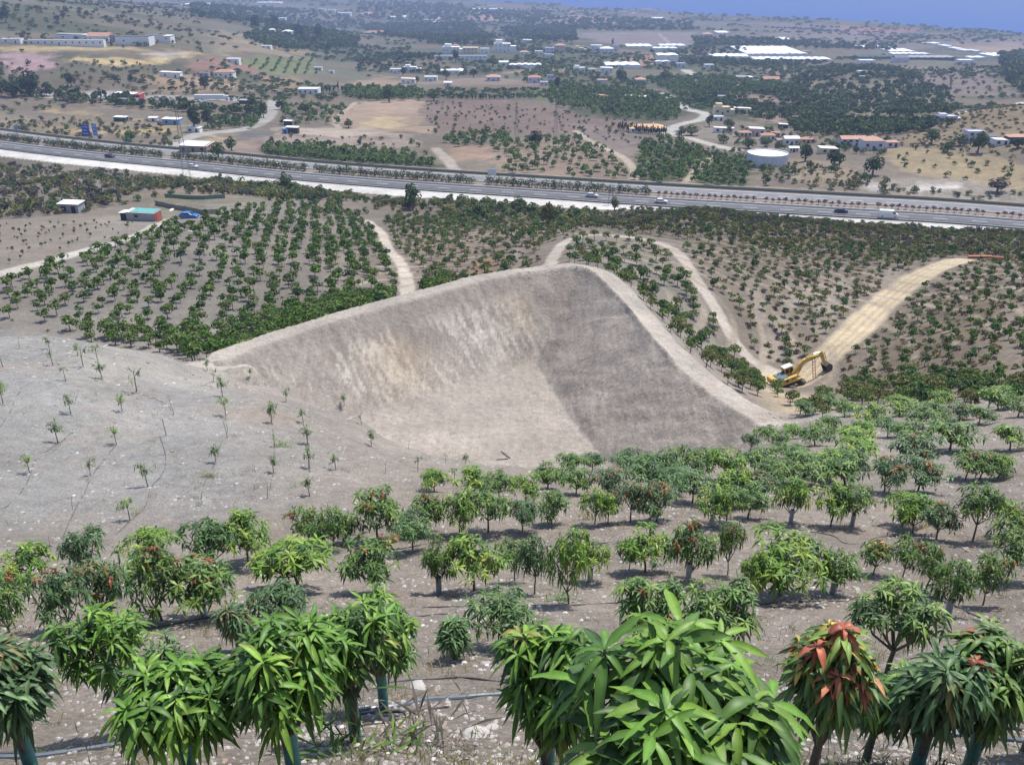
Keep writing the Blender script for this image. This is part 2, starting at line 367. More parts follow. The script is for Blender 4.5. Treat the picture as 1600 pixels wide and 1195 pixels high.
class MB:
    """collects simple solids into one mesh"""
    def __init__(s): s.v = []; s.f = []
    def add(s, vs, fs):
        b = len(s.v); s.v += [tuple(v) for v in vs]; s.f += [tuple(b + i for i in f) for f in fs]; return s
    def box(s, c, d, rz=0.0, taper=1.0, ry=0.0):
        cx, cy, cz = c; dx, dy, dz = d[0] / 2, d[1] / 2, d[2] / 2; vs = []
        for z, k in ((-dz, 1), (dz, taper)):
            for x, y in ((-dx, -dy), (dx, -dy), (dx, dy), (-dx, dy)):
                x, y, zz = x * k, y * k, z
                if ry: x, zz = x * math.cos(ry) + zz * math.sin(ry), -x * math.sin(ry) + zz * math.cos(ry)
                vs.append((cx + x * math.cos(rz) - y * math.sin(rz), cy + x * math.sin(rz) + y * math.cos(rz), cz + zz))
        return s.add(vs, [(0, 3, 2, 1), (4, 5, 6, 7), (0, 1, 5, 4), (1, 2, 6, 5), (2, 3, 7, 6), (3, 0, 4, 7)])
    def prism(s, pts, y0, y1):
        """profile in x,z extruded along y"""
        n = len(pts); vs = [(x, y0, z) for x, z in pts] + [(x, y1, z) for x, z in pts]
        fs = [tuple(range(n)), tuple(range(2 * n - 1, n - 1, -1))] + [(i, i + n, (i + 1) % n + n, (i + 1) % n) for i in range(n)]
        return s.add(vs, fs)
    def tube(s, pts, r, n=8, cap=True):
        pts = [Vector(p) for p in pts]; rs = r if hasattr(r, '__len__') else [r] * len(pts); vs = []; fs = []
        up = Vector((0, 0, 1)) if abs((pts[-1] - pts[0]).normalized().z) < .9 else Vector((1, 0, 0))
        for i, p in enumerate(pts):
            d = (pts[min(i + 1, len(pts) - 1)] - pts[max(i - 1, 0)]).normalized(); a = d.cross(up).normalized(); b = d.cross(a)
            for k in range(n):
                t = 2 * math.pi * k / n; vs.append(p + (a * math.cos(t) + b * math.sin(t)) * rs[i])
        for i in range(len(pts) - 1):
            for k in range(n): fs.append((i * n + k, i * n + (k + 1) % n, (i + 1) * n + (k + 1) % n, (i + 1) * n + k))
        if cap: fs += [tuple(range(n))[::-1], tuple(range((len(pts) - 1) * n, len(pts) * n))]
        return s.add(vs, fs)
    def roof(s, c, d, h, hip=True, rz=0.0, over=.4):
        """hipped or gabled roof on a box footprint"""
        dx, dy = d[0] / 2 + over, d[1] / 2 + over; rl = max(dx - dy, 0) if hip else dx
        vs = [(-dx, -dy, 0), (dx, -dy, 0), (dx, dy, 0), (-dx, dy, 0), (-rl, 0, h), (rl, 0, h)]
        vs = [(c[0] + x * math.cos(rz) - y * math.sin(rz), c[1] + x * math.sin(rz) + y * math.cos(rz), c[2] + z) for x, y, z in vs]
        return s.add(vs, [(0, 1, 5, 4), (1, 2, 5), (2, 3, 4, 5), (3, 0, 4), (0, 3, 2, 1)])
    def build(s, name, m, parent=None, smooth=False, bevel=0.0, me_only=False):
        me = bpy.data.meshes.new(name); me.from_pydata(s.v, [], s.f); me.materials.append(m)
        if smooth:
            me.polygons.foreach_set("use_smooth", [True] * len(me.polygons))
            me.set_sharp_from_angle(angle=math.radians(38))
        if me_only: return me
        o = link(name, me, parent)
        if bevel:
            b = o.modifiers.new("bevel", 'BEVEL'); b.width = bevel; b.segments = 2; b.limit_method = 'ANGLE'
        return o
def copy_tree(o, parent=None):
    c = o.copy(); COL.objects.link(c)
    if parent is not None: c.parent = parent
    for ch in o.children: copy_tree(ch, c)
    return c
def empty(name, loc=(0, 0, 0), rz=0.0):
    o = bpy.data.objects.new(name, None); COL.objects.link(o); o.location = loc
    o.rotation_euler = rz if hasattr(rz, '__len__') else (0, 0, rz); o.empty_display_size = .3; return o

# ------------------------------------------------------------------ ground colours (albedo), laid out in plan
def wpoly(px): 
    return at([p[0] for p in px], [p[1] for p in px])[:, :2]
X_, Y_ = GX, GY; Rr = np.hypot(X_, Y_)
col = np.empty((NR, NT, 3)); kind = np.zeros((NR, NT, 3))
n1 = fbm(X_ / 6, Y_ / 6, 101, 4); n2 = fbm(X_ / 40, Y_ / 40, 102, 4); n3 = fbm(X_ / 1.3, Y_ / 1.3, 103, 3)
def mixc(mask, c, k=None):
    m_ = mask[..., None]; col[:] = col * (1 - m_) + np.array(c) * m_
    if k is not None: kind[:] = kind * (1 - m_) + np.array(k) * m_
col[:] = (.250, .218, .198); kind[:] = (.8, 0, .1)
def zone(px, c, k=None, soft=.035, wob=.05, w=1.0):
    """polygon given as photograph pixels, laid on the ground; edges wobble in proportion to distance"""
    P = wpoly(px); cx, cy = P.mean(0); R = math.hypot(cx, cy)
    lo, hi = P.min(0) - R * .12, P.max(0) + R * .12
    mm = (X_ > lo[0]) & (X_ < hi[0]) & (Y_ > lo[1]) & (Y_ < hi[1])
    if not mm.any(): return
    sc = R * .02 + .2
    xs = X_[mm] + sc * wob * 20 * fbm(X_[mm] / sc, Y_[mm] / sc, 201, 3); ys = Y_[mm] + sc * wob * 20 * fbm(X_[mm] / sc, Y_[mm] / sc, 202, 3)
    acc = np.zeros(xs.shape)
    for dx, dy in ((0, 0), (1, 0), (-1, 0), (0, 1), (0, -1)):
        acc += inside(xs + dx * R * soft * .12, ys + dy * R * soft * .3, P) / 5
    full = np.zeros(X_.shape); full[mm] = acc * w
    mixc(full, c, k)
def strip(px, c, width, k=None, soft=.35, w=1.0, world=False, wob=.3):
    P = np.array(px) if world else wpoly(px)
    P = smooth_poly(P, 2)
    lo, hi = P.min(0) - width * 2, P.max(0) + width * 2
    mm = (X_ > lo[0]) & (X_ < hi[0]) & (Y_ > lo[1]) & (Y_ < hi[1])
    d, _, _ = seg_dist(X_[mm], Y_[mm], P)
    d = d + wob * width * .5 * fbm(X_[mm] / width, Y_[mm] / width, 55, 3)
    full = np.zeros(X_.shape); full[mm] = (1 - sstep(width / 2 - soft * width / 2, width / 2 + soft * width / 2, d)) * w
    mixc(full, c, k); return P, full
# --- beyond and around
farm = Y_ > 300
mixc(np.clip(sstep(180, 230, Y_) , 0, 1), (.175, .150, .128), (.2, 0, .6))
mixc(sstep(500, 700, Y_), (.165, .130, .102), (0, 0, .5))
mixc(sstep(600, 900, Y_) * np.clip(.5 + n2 * 1.5, 0, 1), (.13, .135, .095), (0, 0, .4))
WOODN = lambda x, y: fbm(x / 150, y / 90, 66, 5)
mixc(sstep(560, 800, Y_) * sstep(-.12, .10, WOODN(X_, Y_)) * .9, (.080, .092, .060), (0, 0, .3))
# left grey slope
zone([(-200,500),(150,525),(340,574),(470,640),(560,700),(430,790),(200,815),(-200,850)], (.256, .253, .257), (1, 0, .02), .3)
zone([(200,565),(280,572),(280,600),(210,590)], (.44, .40, .34), None, .5, .08, .7)
zone([(270,560),(350,575),(330,640),(330,720),(290,760),(260,700),(275,640)], (.30, .262, .235), None, .6, .1, .7)
zone([(340,574),(640,700),(760,735),(600,790),(480,700)], (.285, .258, .24), (.9, 0, .05), .5, .08, .8)
# mid orchards
zone([(0,430),(240,350),(480,310),(620,350),(645,460),(420,540),(300,560),(0,530)], (.235, .220, .208), (.4, 0, .1), .3)
zone([(400,320),(620,350),(650,470),(560,480),(480,430)], (.225, .190, .168), (.3, 0, .15), .6, .1, .8)
zone([(600,335),(950,345),(900,372),(840,415),(640,470)], (.215, .175, .150), (.3, 0, .35), .3)
zone([(860,372),(1060,380),(1180,590),(1050,560),(930,430)], (.255, .235, .218), (.4, 0, .1), .3)
zone([(1040,370),(1500,380),(1490,410),(1290,560),(1190,580)], (.235, .198, .168), (.3, 0, .3), .3)
zone([(900,335),(1000,325),(1250,345),(1600,358),(1600,402),(1480,400),(1200,400),(950,365)], (.165, .140, .112), (.1, 0, .9), .3)
zone([(1495,412),(1620,390),(1640,640),(1320,625),(1300,560),(1400,490)], (.18, .145, .115), (.2, 0, .7), .3)
zone([(1250,640),(1620,620),(1620,800),(1200,720)], (.262, .235, .22), (.7, 0, .1), .3)
zone([(0,300),(0,345),(120,338),(250,320),(330,300),(200,265),(0,250)], (.185, .168, .158), (.1, 0, .8), .3)
zone([(0,345),(230,330),(245,350),(0,425)], (.255, .225, .20), (.4, 0, .1), .3)
zone([(200,300),(360,285),(370,315),(260,322),(215,318)], (.29, .22, .165), (.1, 0, .4), .5, .1, .8)
zone([(240,318),(330,315),(345,335),(270,350),(245,345)], (.36, .345, .33), (.3, 0, 0), .5)
zone([(290,310),(350,305),(355,318),(290,322)], (.13, .15, .07), (0, 0, .3), .4)
# beyond the motorway: fields, dry grass, groves
TAN = (.36, .285, .165); MAU = (.185, .138, .124); GRV = (.075, .085, .05)
zone([(0,185),(60,180),(160,190),(280,200),(270,215),(150,212),(60,205)], (.31,.25,.165), (0,0,.5), .5)
zone([(65,198),(130,202),(165,206),(160,211),(90,208)], TAN, (0,0,.2)); zone([(165,207),(265,190),(270,200),(210,212)], TAN, (0,0,.2))
zone([(40,172),(90,170),(155,180),(150,184),(95,177)], TAN, (0,0,.1)); zone([(205,184),(220,184),(216,193),(198,192)], TAN, (0,0,0))
zone([(0,72),(170,74),(215,72),(230,80),(0,82)], TAN, (0,0,.2)); zone([(90,97),(180,103),(250,96),(340,90),(330,86),(260,88),(200,94),(120,90)], (.46,.36,.2), (0,0,0))
zone([(0,86),(88,84),(85,100),(60,115),(0,115)], (.33,.23,.25), (0,0,.1)); zone([(225,83),(285,80),(287,88),(240,90)], (.4,.36,.32), (0,0,.3))
zone([(300,95),(370,92),(420,108),(410,118),(300,120)], (.235,.15,.125), (0,0,.2)); zone([(225,118),(320,118),(410,140),(240,146)], (.29,.21,.15), (0,0,.3))
zone([(408,124),(470,120),(472,138),(415,143)], (.24,.18,.12), (0,0,.1)); zone([(370,92),(490,90),(490,118),(400,112)], (.15,.17,.085), (0,0,.3))
zone([(330,45),(500,70),(470,90),(340,85)], (.24,.20,.14), (0,0,.5)); zone([(20,140),(170,143),(250,150),(380,152),(400,158),(120,158)], (.36,.35,.35), (0,0,0))
zone([(520,185),(560,158),(660,156),(668,208),(600,207),(530,196)], (.31,.235,.185), (0,0,.2)); zone([(600,180),(625,186),(630,202),(560,198)], (.42,.34,.22), (0,0,.1))
zone([(665,160),(795,155),(806,208),(670,210)], MAU, (0,0,.35)); zone([(805,163),(990,185),(975,212),(815,212)], MAU, (0,0,.35))
zone([(700,226),(770,228),(765,252),(700,250)], (.27,.195,.15), (0,0,.1)); zone([(770,225),(985,208),(990,285),(770,270)], (.225,.175,.145), (0,0,.3))
zone([(895,190),(1000,205),(1050,225),(985,245),(900,215)], (.20,.165,.155), (0,0,.5)); zone([(1055,200),(1250,205),(1200,222),(1060,215)], (.22,.19,.17), (0,0,.5))
zone([(370,206),(430,206),(430,214),(370,214)], (.12,.12,.13), (0,0,0)); zone([(440,200),(560,199),(640,212),(560,216),(440,210)], (.36,.30,.26), (0,0,0))
zone([(415,215),(560,218),(640,214),(660,226),(600,232),(420,226)], (.285,.235,.21), (0,0,.3)); zone([(355,222),(405,216),(410,245),(355,248)], (.25,.2,.17), (0,0,0))
zone([(320,214),(345,210),(360,222),(330,228)], (.33,.26,.19), (0,0,.1)); zone([(280,238),(340,238),(345,246),(280,246)], (.30,.24,.2), (0,0,.1))
zone([(1230,245),(1330,262),(1350,300),(1240,290)], (.255,.205,.165), (0,0,.4)); zone([(1360,225),(1600,255),(1600,300),(1400,262)], (.29,.235,.155), (0,0,.45))
zone([(1290,290),(1500,278),(1600,300),(1600,325),(1350,305)], (.24,.215,.20), (0,0,.7)); zone([(1350,292),(1380,283),(1395,300),(1350,302)], (.47,.44,.43), (0,0,.3)); zone([(1440,288),(1490,282),(1495,300),(1430,303)], (.44,.41,.40), (0,0,.3))
zone([(1380,222),(1600,165),(1600,240),(1500,235)], (.225,.178,.125), (0,0,.8))
zone([(410,228),(470,228),(660,245),(700,262),(420,255)], GRV, (0,0,0)); zone([(1000,225),(1100,232),(1060,290),(1000,285)], GRV, (0,0,0)); zone([(1100,240),(1180,248),(1170,290),(1080,290)], GRV, (0,0,0))
zone([(860,130),(1000,140),(1060,190),(900,180)], GRV, (0,0,0)); zone([(1060,130),(1250,132),(1240,200),(1060,178)], GRV, (0,0,0)); zone([(1110,145),(1320,158),(1320,166),(1110,158)], (.24,.175,.155), (0,0,.2))
zone([(1180,178),(1330,176),(1335,190),(1190,192)], (.25,.18,.16), (0,0,.2)); zone([(1250,120),(1480,150),(1490,178),(1240,175)], (.19,.165,.12), (0,0,.3)); zone([(1330,102),(1530,108),(1590,150),(1480,148),(1400,120)], (.185,.15,.14), (0,0,.4))
zone([(1190,104),(1285,104),(1260,124),(1200,122)], (.2,.165,.14), (0,0,.1)); zone([(885,53),(1080,50),(1097,72),(960,70)], (.205,.175,.175), (0,0,.05)); zone([(735,16),(800,30),(800,34),(735,32)], (.33,.22,.19), (0,0,.1))
zone([(850,27),(900,24),(980,34),(900,42),(850,38)], (.31,.215,.19), (0,0,.1)); zone([(1000,85),(1100,90),(1010,104),(960,100)], (.30,.2,.15), (0,0,.1)); zone([(1300,40),(1430,45),(1400,55),(1300,55)], (.28,.15,.13), (0,0,.2))
zone([(1480,70),(1600,66),(1600,84),(1520,82)], (.31,.235,.18), (0,0,.1)); zone([(1200,36),(1600,62),(1600,74),(1400,76),(1200,60)], (.2,.165,.16), (0,0,.4), w=.7); zone([(540,132),(600,118),(650,130),(640,140),(560,140)], (.27,.21,.16), (0,0,.2))
zone([(845,105),(880,108),(870,114),(790,112)], (.3,.22,.17), (0,0,.1)); zone([(820,142),(850,142),(852,154),(815,152)], (.1,.16,.045), (0,0,0)); zone([(730,122),(850,126),(850,134),(650,132)], (.24,.19,.16), (0,0,.2))
# orchard tracks
TRK = {}
def track(nm, px, c, w, ww=1.0, wob=.3):
    P, m_ = strip(px, c, w, (.3, 0, 0), .35, ww, wob=wob); TRK[nm] = (P, w); return m_
tm = track('a', [(-60,445),(0,430),(60,412),(150,388),(215,368),(245,352),(265,343)], (.40,.385,.36), 2.7)
tm = np.maximum(tm, track('b', [(575,345),(597,362),(603,385),(625,408),(638,438),(630,462)], (.42,.38,.34), 2.3))
tm = np.maximum(tm, track('c', [(835,418),(872,388),(890,372),(930,367),(990,371),(1050,386),(1072,410),(1092,445),(1122,490),(1148,533),(1165,556),(1195,574),(1225,590)], (.43,.385,.35), 2.3))
tm = np.maximum(tm, track('d', [(1195,590),(1240,604),(1285,565),(1325,528),(1370,482),(1410,448),(1450,424),(1495,407)], (.47,.395,.29), 5.0))
for o_ in (-1.3, -.1, 1.2):
    P4 = TRK['d'][0]; N4 = np.gradient(P4, axis=0); N4 = np.c_[-N4[:, 1], N4[:, 0]] / np.hypot(*N4.T)[:, None]; strip(P4 + N4 * o_, (.36, .29, .20), .55, None, .8, .75, world=True, wob=.6)
strip([(1215,612),(1240,625),(1255,640)], (.46,.37,.25), 6, None, .8, .7)
for px, w_ in (([(1203,560),(1212,510),(1240,465),(1290,440)],2.4),([(1285,520),(1292,470),(1325,435)],2.2),([(1190,500),(1180,450),(1150,410)],2.2),([(1385,450),(1400,420)],2.5),([(780,425),(812,388)],2.6),([(1440,345),(1460,350)],2)):
    strip(px, (.33,.285,.25), w_, None, .6, .8)
strip([(728,440),(758,408)], (.36,.23,.14), 4, None, .6, .8)
rd = np.zeros(X_.shape)
for px, w_, c in (([(232,246),(300,208),(390,203),(418,185),(430,157)],9,(.33,.32,.31)),([(1300,212),(1120,128),(1055,100)],0,0),([(1040,147),(1060,160),(1075,172),(1108,178),(1098,188),(1060,194),(1040,206)],8,(.42,.41,.40)),
        ([(1072,110),(1110,134)],12,(.42,.40,.38)),([(1010,147),(1110,143)],10,(.38,.37,.35)),([(1030,203),(1060,213),(1150,235)],7,(.38,.36,.34)),([(985,290),(996,268),(970,243),(925,222),(900,205)],4,(.36,.31,.26)),([(1068,295),(1092,262),(1118,240)],4.5,(.33,.28,.22)),
        ([(680,232),(705,255),(715,270)],5,(.34,.30,.27)),([(300,125),(330,130),(400,142)],4,(.4,.37,.34)),([(1440,193),(1500,178),(1600,160)],7,(.45,.43,.41)),([(700,20),(682,30),(680,36)],14,(.5,.48,.46)),([(530,200),(520,190),(556,160)],3.5,(.36,.3,.25)),
        ([(1030,52),(1050,72)],8,(.3,.26,.25))):
    if w_:
        P, m_ = strip(px, c, w_, (0,0,0), .3, 1.0, wob=.1); rd = np.maximum(rd, m_)
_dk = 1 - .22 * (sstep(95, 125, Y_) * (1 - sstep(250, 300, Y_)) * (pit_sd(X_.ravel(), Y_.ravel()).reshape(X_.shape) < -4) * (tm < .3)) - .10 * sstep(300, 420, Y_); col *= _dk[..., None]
# benches between the curved orchard rows behind the pit
KN = (8.0, 126.0); kr = np.hypot(X_ - KN[0], Y_ - KN[1]); bz = (kr > 8) & (kr < 95) & (Y_ > 100) & (Y_ < 215) & (X_ > -25) & (X_ < 110)
ph = (kr + 2.0 * fbm(X_ / 30, Y_ / 30, 44, 2)) / 4.6; bl = sstep(.18, .05, np.abs((ph % 1) - .5)) * .85 * np.clip(.8 + fbm(X_ / 12, Y_ / 12, 45, 2), 0, 1)
full = np.where(bz, bl, 0); P_pit = (np.abs(X_) < 60) & (Y_ < 130); full[P_pit] = np.where(pit_sd(X_[P_pit], Y_[P_pit]) > -4, 0, full[P_pit]); mixc(full, (.31, .265, .225))
# pit and its rim
mm = (np.abs(X_) < 90) & (Y_ > 30) & (Y_ < 160)
s = pit_sd(X_[mm], Y_[mm]); xs, ys = X_[mm], Y_[mm]
pc = np.tile(np.array([.292, .262, .245]), (len(s), 1))
rw = sstep(-.8, .8, xs - (4 + (101 - ys) * .21))                     # right wall, its colour lifted slightly to offset the shade on it
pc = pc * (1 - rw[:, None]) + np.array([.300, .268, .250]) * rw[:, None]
up = sstep(1.0, 3.5, s) * (1 - sstep(8.5, 11, s)) * (1 - rw)
a_ = math.radians(38)
qx = xs * math.cos(a_) + ys * math.sin(a_); qy = -xs * math.sin(a_) + ys * math.cos(a_)
wh = up * sstep(.12, .5, fbm(qx / .34, qy / 1.5, 301, 3) * 1.1 + fbm(xs / 6, ys / 6, 302, 2) * .9)
pc = pc * (1 - wh[:, None] * .6) + np.array([.52, .485, .45]) * wh[:, None] * .6
oc = up * np.exp(-(((xs + 13) / 4) ** 2 + ((ys - 93) / 4) ** 2)) + up * np.exp(-(((xs - 1) / 4) ** 2 + ((ys - 107) / 3) ** 2)) * .8
pc = pc * (1 - oc[:, None] * .35) + np.array([.40, .30, .20]) * oc[:, None] * .35
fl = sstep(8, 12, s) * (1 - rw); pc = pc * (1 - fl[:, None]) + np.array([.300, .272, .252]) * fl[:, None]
crease_shade = np.exp(-((xs - (4 + (101 - ys) * .21)) / .5) ** 2) * sstep(7, 9, s); pc = pc * (1 - .25 * crease_shade[:, None])  # thin line of shade painted into the colour along the wall-foot crease
pm = sstep(-.3, .6, s); bm = sstep(-3.4, -2.2, s) * (1 - pm) * (Y_[mm] > 68)
bo = sstep(-8, -5, s + 3 * fbm(xs / 4, ys / 4, 303, 3)) * (1 - pm) * (Y_[mm] > 66) * .6
full = np.zeros(X_.shape); full[mm] = bo; mixc(full, (.30, .275, .255), (.5, 0, 0))
full = np.zeros(X_.shape); full[mm] = bm; mixc(full, (.40, .362, .335), (.3, 0, 0)); berm = full.copy()
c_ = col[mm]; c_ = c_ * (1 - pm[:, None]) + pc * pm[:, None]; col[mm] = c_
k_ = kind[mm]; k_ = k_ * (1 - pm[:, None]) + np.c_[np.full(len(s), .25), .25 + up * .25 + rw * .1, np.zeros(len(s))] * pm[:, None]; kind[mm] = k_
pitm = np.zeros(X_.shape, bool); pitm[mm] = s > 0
# small patches: reddish earth, dry weeds in the near orchard
near = 1 - sstep(60, 90, Y_)
mixc(near * sstep(.25, .6, n1) * .4, (.30, .235, .195)); mixc(near * sstep(.3, .6, n3 + n2) * .35, (.23, .205, .17))
mixc((1 - near) * sstep(.3, .7, n1) * .25, (.26, .20, .16))
col *= (1 + .10 * n2)[..., None] * np.array([1.0, .985, .935])
# motorway verges
d, side, arc = seg_dist(X_.ravel(), Y_.ravel(), MW); d = d.reshape(X_.shape); side = side.reshape(X_.shape)
onroad = d < 27; mixc(((side < 0) & (d < 22.5)).astype(float) * (Y_ > 200), (.52, .50, .475), (.1, 0, 0))
mixc(((side > 0) & (d < 24)).astype(float) * (Y_ > 200), (.26, .22, .17), (.1, 0, .3))
# split the sheet into named pieces that share every border vertex
GM = ground_mat()
e1 = np.stack([np.gradient(GX, axis=0), np.gradient(GY, axis=0), np.gradient(GZ, axis=0)], -1)
e2 = np.stack([np.gradient(GX, axis=1), np.gradient(GY, axis=1), np.gradient(GZ, axis=1)], -1)
NRM = np.cross(e2, e1); NRM /= np.linalg.norm(NRM, axis=-1, keepdims=True); NRM[NRM[..., 2] < 0] *= -1
idx = np.arange(NR * NT).reshape(NR, NT)
Q = np.stack([idx[:-1, :-1], idx[:-1, 1:], idx[1:, 1:], idx[1:, :-1]], -1).reshape(-1, 4)
def cellm(m_): return m_[:-1, :-1].ravel()
cls = np.zeros(len(Q), int)
beyond = np.zeros(X_.shape, bool); beyond = (Y_ > 200) & ((side > 0) | (Y_ > 640))
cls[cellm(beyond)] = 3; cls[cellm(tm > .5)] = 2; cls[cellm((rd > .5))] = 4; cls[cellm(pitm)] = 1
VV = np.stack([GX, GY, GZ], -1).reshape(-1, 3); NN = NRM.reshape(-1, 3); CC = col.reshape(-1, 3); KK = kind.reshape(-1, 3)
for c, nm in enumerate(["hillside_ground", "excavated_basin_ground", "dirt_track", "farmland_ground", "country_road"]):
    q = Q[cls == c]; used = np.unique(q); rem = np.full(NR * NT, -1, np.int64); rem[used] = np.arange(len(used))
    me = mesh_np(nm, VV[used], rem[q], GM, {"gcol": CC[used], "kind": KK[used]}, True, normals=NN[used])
    tag(link(nm, me), kind='structure')
# ------------------------------------------------------------------ sea
def sea_mat():
    m = bpy.data.materials.new("sea_water"); m.use_nodes = True; t = m.node_tree; n = t.nodes; L = t.links; p = n["Principled BSDF"]
    p.inputs["Base Color"].default_value = (.02, .09, .30, 1); p.inputs["Roughness"].default_value = .6; p.inputs["Specular IOR Level"].default_value = .15; p.inputs["IOR"].default_value = 1.33
    tc = n.new("ShaderNodeTexCoord"); z = n.new("ShaderNodeTexNoise"); z.inputs["Scale"].default_value = .06; z.inputs["Detail"].default_value = 5
    L.new(tc.outputs["Object"], z.inputs["Vector"]); b = n.new("ShaderNodeBump"); b.inputs["Distance"].default_value = 1.2; b.inputs["Strength"].default_value = .6
    L.new(z.outputs["Fac"], b.inputs["Height"]); L.new(b.outputs[0], p.inputs["Normal"]); return m
sea = MB(); sea.add([(-9000, 1500, 1.0), (9000, 1500, 1.0), (30000, 40000, 1.0), (-30000, 40000, 1.0)], [(0, 1, 2, 3)])
tag(sea.build("sea_water", sea_mat()), kind='structure')
# ------------------------------------------------------------------ haze in the air
hz = bpy.data.materials.new("haze"); hz.use_nodes = True; hn = hz.node_tree.nodes; hn.remove(hn["Principled BSDF"])
pv = hn.new("ShaderNodeVolumePrincipled"); pv.inputs["Color"].default_value = (.50, .61, .95, 1); pv.inputs["Density"].default_value = .00021; pv.inputs["Anisotropy"].default_value = .1
hz.node_tree.links.new(pv.outputs[0], hn["Material Output"].inputs["Volume"])
hb = MB().box((0, 22000, 90), (70000, 44600, 300)); ho = hb.build("haze", hz); tag(ho, kind='stuff')
# ------------------------------------------------------------------ vegetation
RNG = np.random.default_rng(7)
LEAF = mat("leaf", attr="col", rough=.48, var=.22, scale=14, spec=.38, transl=.16)
LEAF_FAR = mat("leaf_far", attr="col", rough=.75, var=.10, scale=1.5, spec=.15, detail=2, transl=.2)
BARK = mat("bark", (.15, .125, .105), .9, var=.25, scale=30, bump=.004)
BARK_PALE = mat("pale_bark", (.34, .33, .31), .9, var=.2, scale=30, bump=.004)
GUARD = mat("guard_plastic", (.10, .26, .24), .5, var=.18, scale=12)
GUARD_W = mat("guard_grey", (.36, .40, .42), .6, var=.18, scale=12)
PAL = {  # weights over leaf colours (linear)
 'hero':   [((.095, .205, .022), 5), ((.066, .150, .020), 4), ((.145, .265, .030), 3), ((.040, .095, .02), 2), ((.22, .23, .05), .15)],
 'fresh':  [((0.132, 0.218, 0.057), 4), ((0.096, 0.167, 0.047), 4), ((0.179, 0.265, 0.072), 2)],
 'bright': [((.30, .27, .05), .18), ((.150, .270, .028), 5), ((.095, .190, .026), 4), ((.23, .33, .045), 3), ((.06, .13, .03), 2)],
 'mid':    [((.105, .195, .038), 5), ((.070, .140, .034), 4), ((.16, .25, .05), 3), ((.03, .07, .02), 2)],
 'dark':   [((0.077, 0.147, 0.053), 5), ((0.050, 0.100, 0.038), 4), ((0.106, 0.195, 0.071), 3), ((0.153, 0.142, 0.053), 1)],
 'blue':   [((.085, .170, .048), 5), ((.055, .115, .036), 4), ((.13, .22, .07), 2)],
 'red':    [((.26, .075, .035), 4), ((.36, .13, .05), 3), ((.18, .05, .03), 3), ((.16, .16, .04), 2)],
 'orange': [((.50, .19, .09), 5), ((.60, .30, .16), 3), ((.42, .34, .08), 5), ((.38, .11, .06), 3)],
 'olive':  [((0.183, 0.197, 0.073), 4), ((0.134, 0.143, 0.056), 4), ((0.240, 0.244, 0.097), 2)],
 'grey':   [((.125, .115, .098), 4), ((.085, .082, .068), 3), ((.17, .155, .135), 2)],
 'far':    [((0.095, 0.146, 0.053), 4), ((0.065, 0.108, 0.041), 3), ((0.129, 0.184, 0.068), 2)],
 'orch':   [((0.134, 0.210, 0.061), 4), ((0.092, 0.149, 0.047), 4), ((0.197, 0.271, 0.080), 2), ((0.183, 0.163, 0.061), 1)],
 'pine':   [((.035, .065, .03), 4), ((.05, .09, .038), 3), ((.025, .045, .022), 2)],
 'straw':  [((.30, .25, .13), 4), ((.22, .19, .10), 3), ((.16, .17, .07), 2)],
 'oleander': [((.085, .12, .05), 4), ((.055, .08, .04), 4), ((.13, .16, .08), 2)],
 'oleander_red': [((.17, .075, .06), 4), ((.10, .06, .045), 4), ((.12, .10, .05), 2)],
}
def pick(pal, n, rng):
    cs = np.array([c for c, w in PAL[pal]]); ws = np.array([w for c, w in PAL[pal]], float); ws /= ws.sum()
    return cs[rng.choice(len(cs), n, p=ws)] * rng.uniform(.82, 1.18, (n, 1))
def norm(a): return a / np.maximum(np.linalg.norm(a, axis=-1, keepdims=True), 1e-9)
def leaves(P, D, Ln, Wd, droop, seg, C, fold=.35, rng=RNG, fine=False):
    """arched lance-shaped leaves; returns V, F, colours"""
    N = len(P); t = np.linspace(0, 1, seg + 1); up = np.array([0, 0, 1.0])
    roll = rng.normal(0, .35, (N, 1))
    S0 = norm(np.cross(D, up)); N0 = norm(np.cross(S0, D)); S_ = norm(S0 * np.cos(roll) + N0 * np.sin(roll))
    c = P[:, None] + D[:, None] * (Ln[:, None] * t)[..., None]; c = c - up * (Ln[:, None] * droop[:, None] * t ** 2)[..., None]
    T = norm(D[:, None] - up * (2 * droop[:, None] * t)[..., None]); Nn = norm(np.cross(S_[:, None], T))
    Nn = np.where((Nn[..., 2:] < 0), -Nn, Nn) if False else Nn
    w = Wd[:, None] * np.sin(np.pi * np.clip(t, .0, 1) ** .85) ** .8; w[:, 0] = Wd * .10; w[:, -1] = Wd * .03
    if fine or fold:
        l = c + S_[:, None] * w[..., None] / 2 + Nn * (fold * w[..., None] / 2); r = c - S_[:, None] * w[..., None] / 2 + Nn * (fold * w[..., None] / 2)
        if fine: 
            wav = .10 * np.sin(t * 17 + rng.uniform(0, 6, (N, 1)))[..., None] * w[..., None]; l = l + Nn * wav; r = r - Nn * wav * .8
        V = np.stack([l, c, r], 2)                       # N, seg+1, 3, 3
        k = 3
    else:
        V = np.stack([c + S_[:, None] * w[..., None] / 2, c - S_[:, None] * w[..., None] / 2], 2); k = 2
    base = (np.arange(N) * (seg + 1) * k)[:, None, None]
    i = np.arange(seg)[None, :, None] * k; j = np.arange(k - 1)[None, None, :]
    a = base + i + j; F = np.stack([a, a + 1, a + 1 + k, a + k], -1).reshape(-1, 4)
    CC_ = np.broadcast_to(C[:, None, None], (N, seg + 1, k, 3)).copy()
    if k == 3: CC_[:, :, 1] = CC_[:, :, 1] * 1.25 + .02
    return V.reshape(-1, 3), F, CC_.reshape(-1, 3)
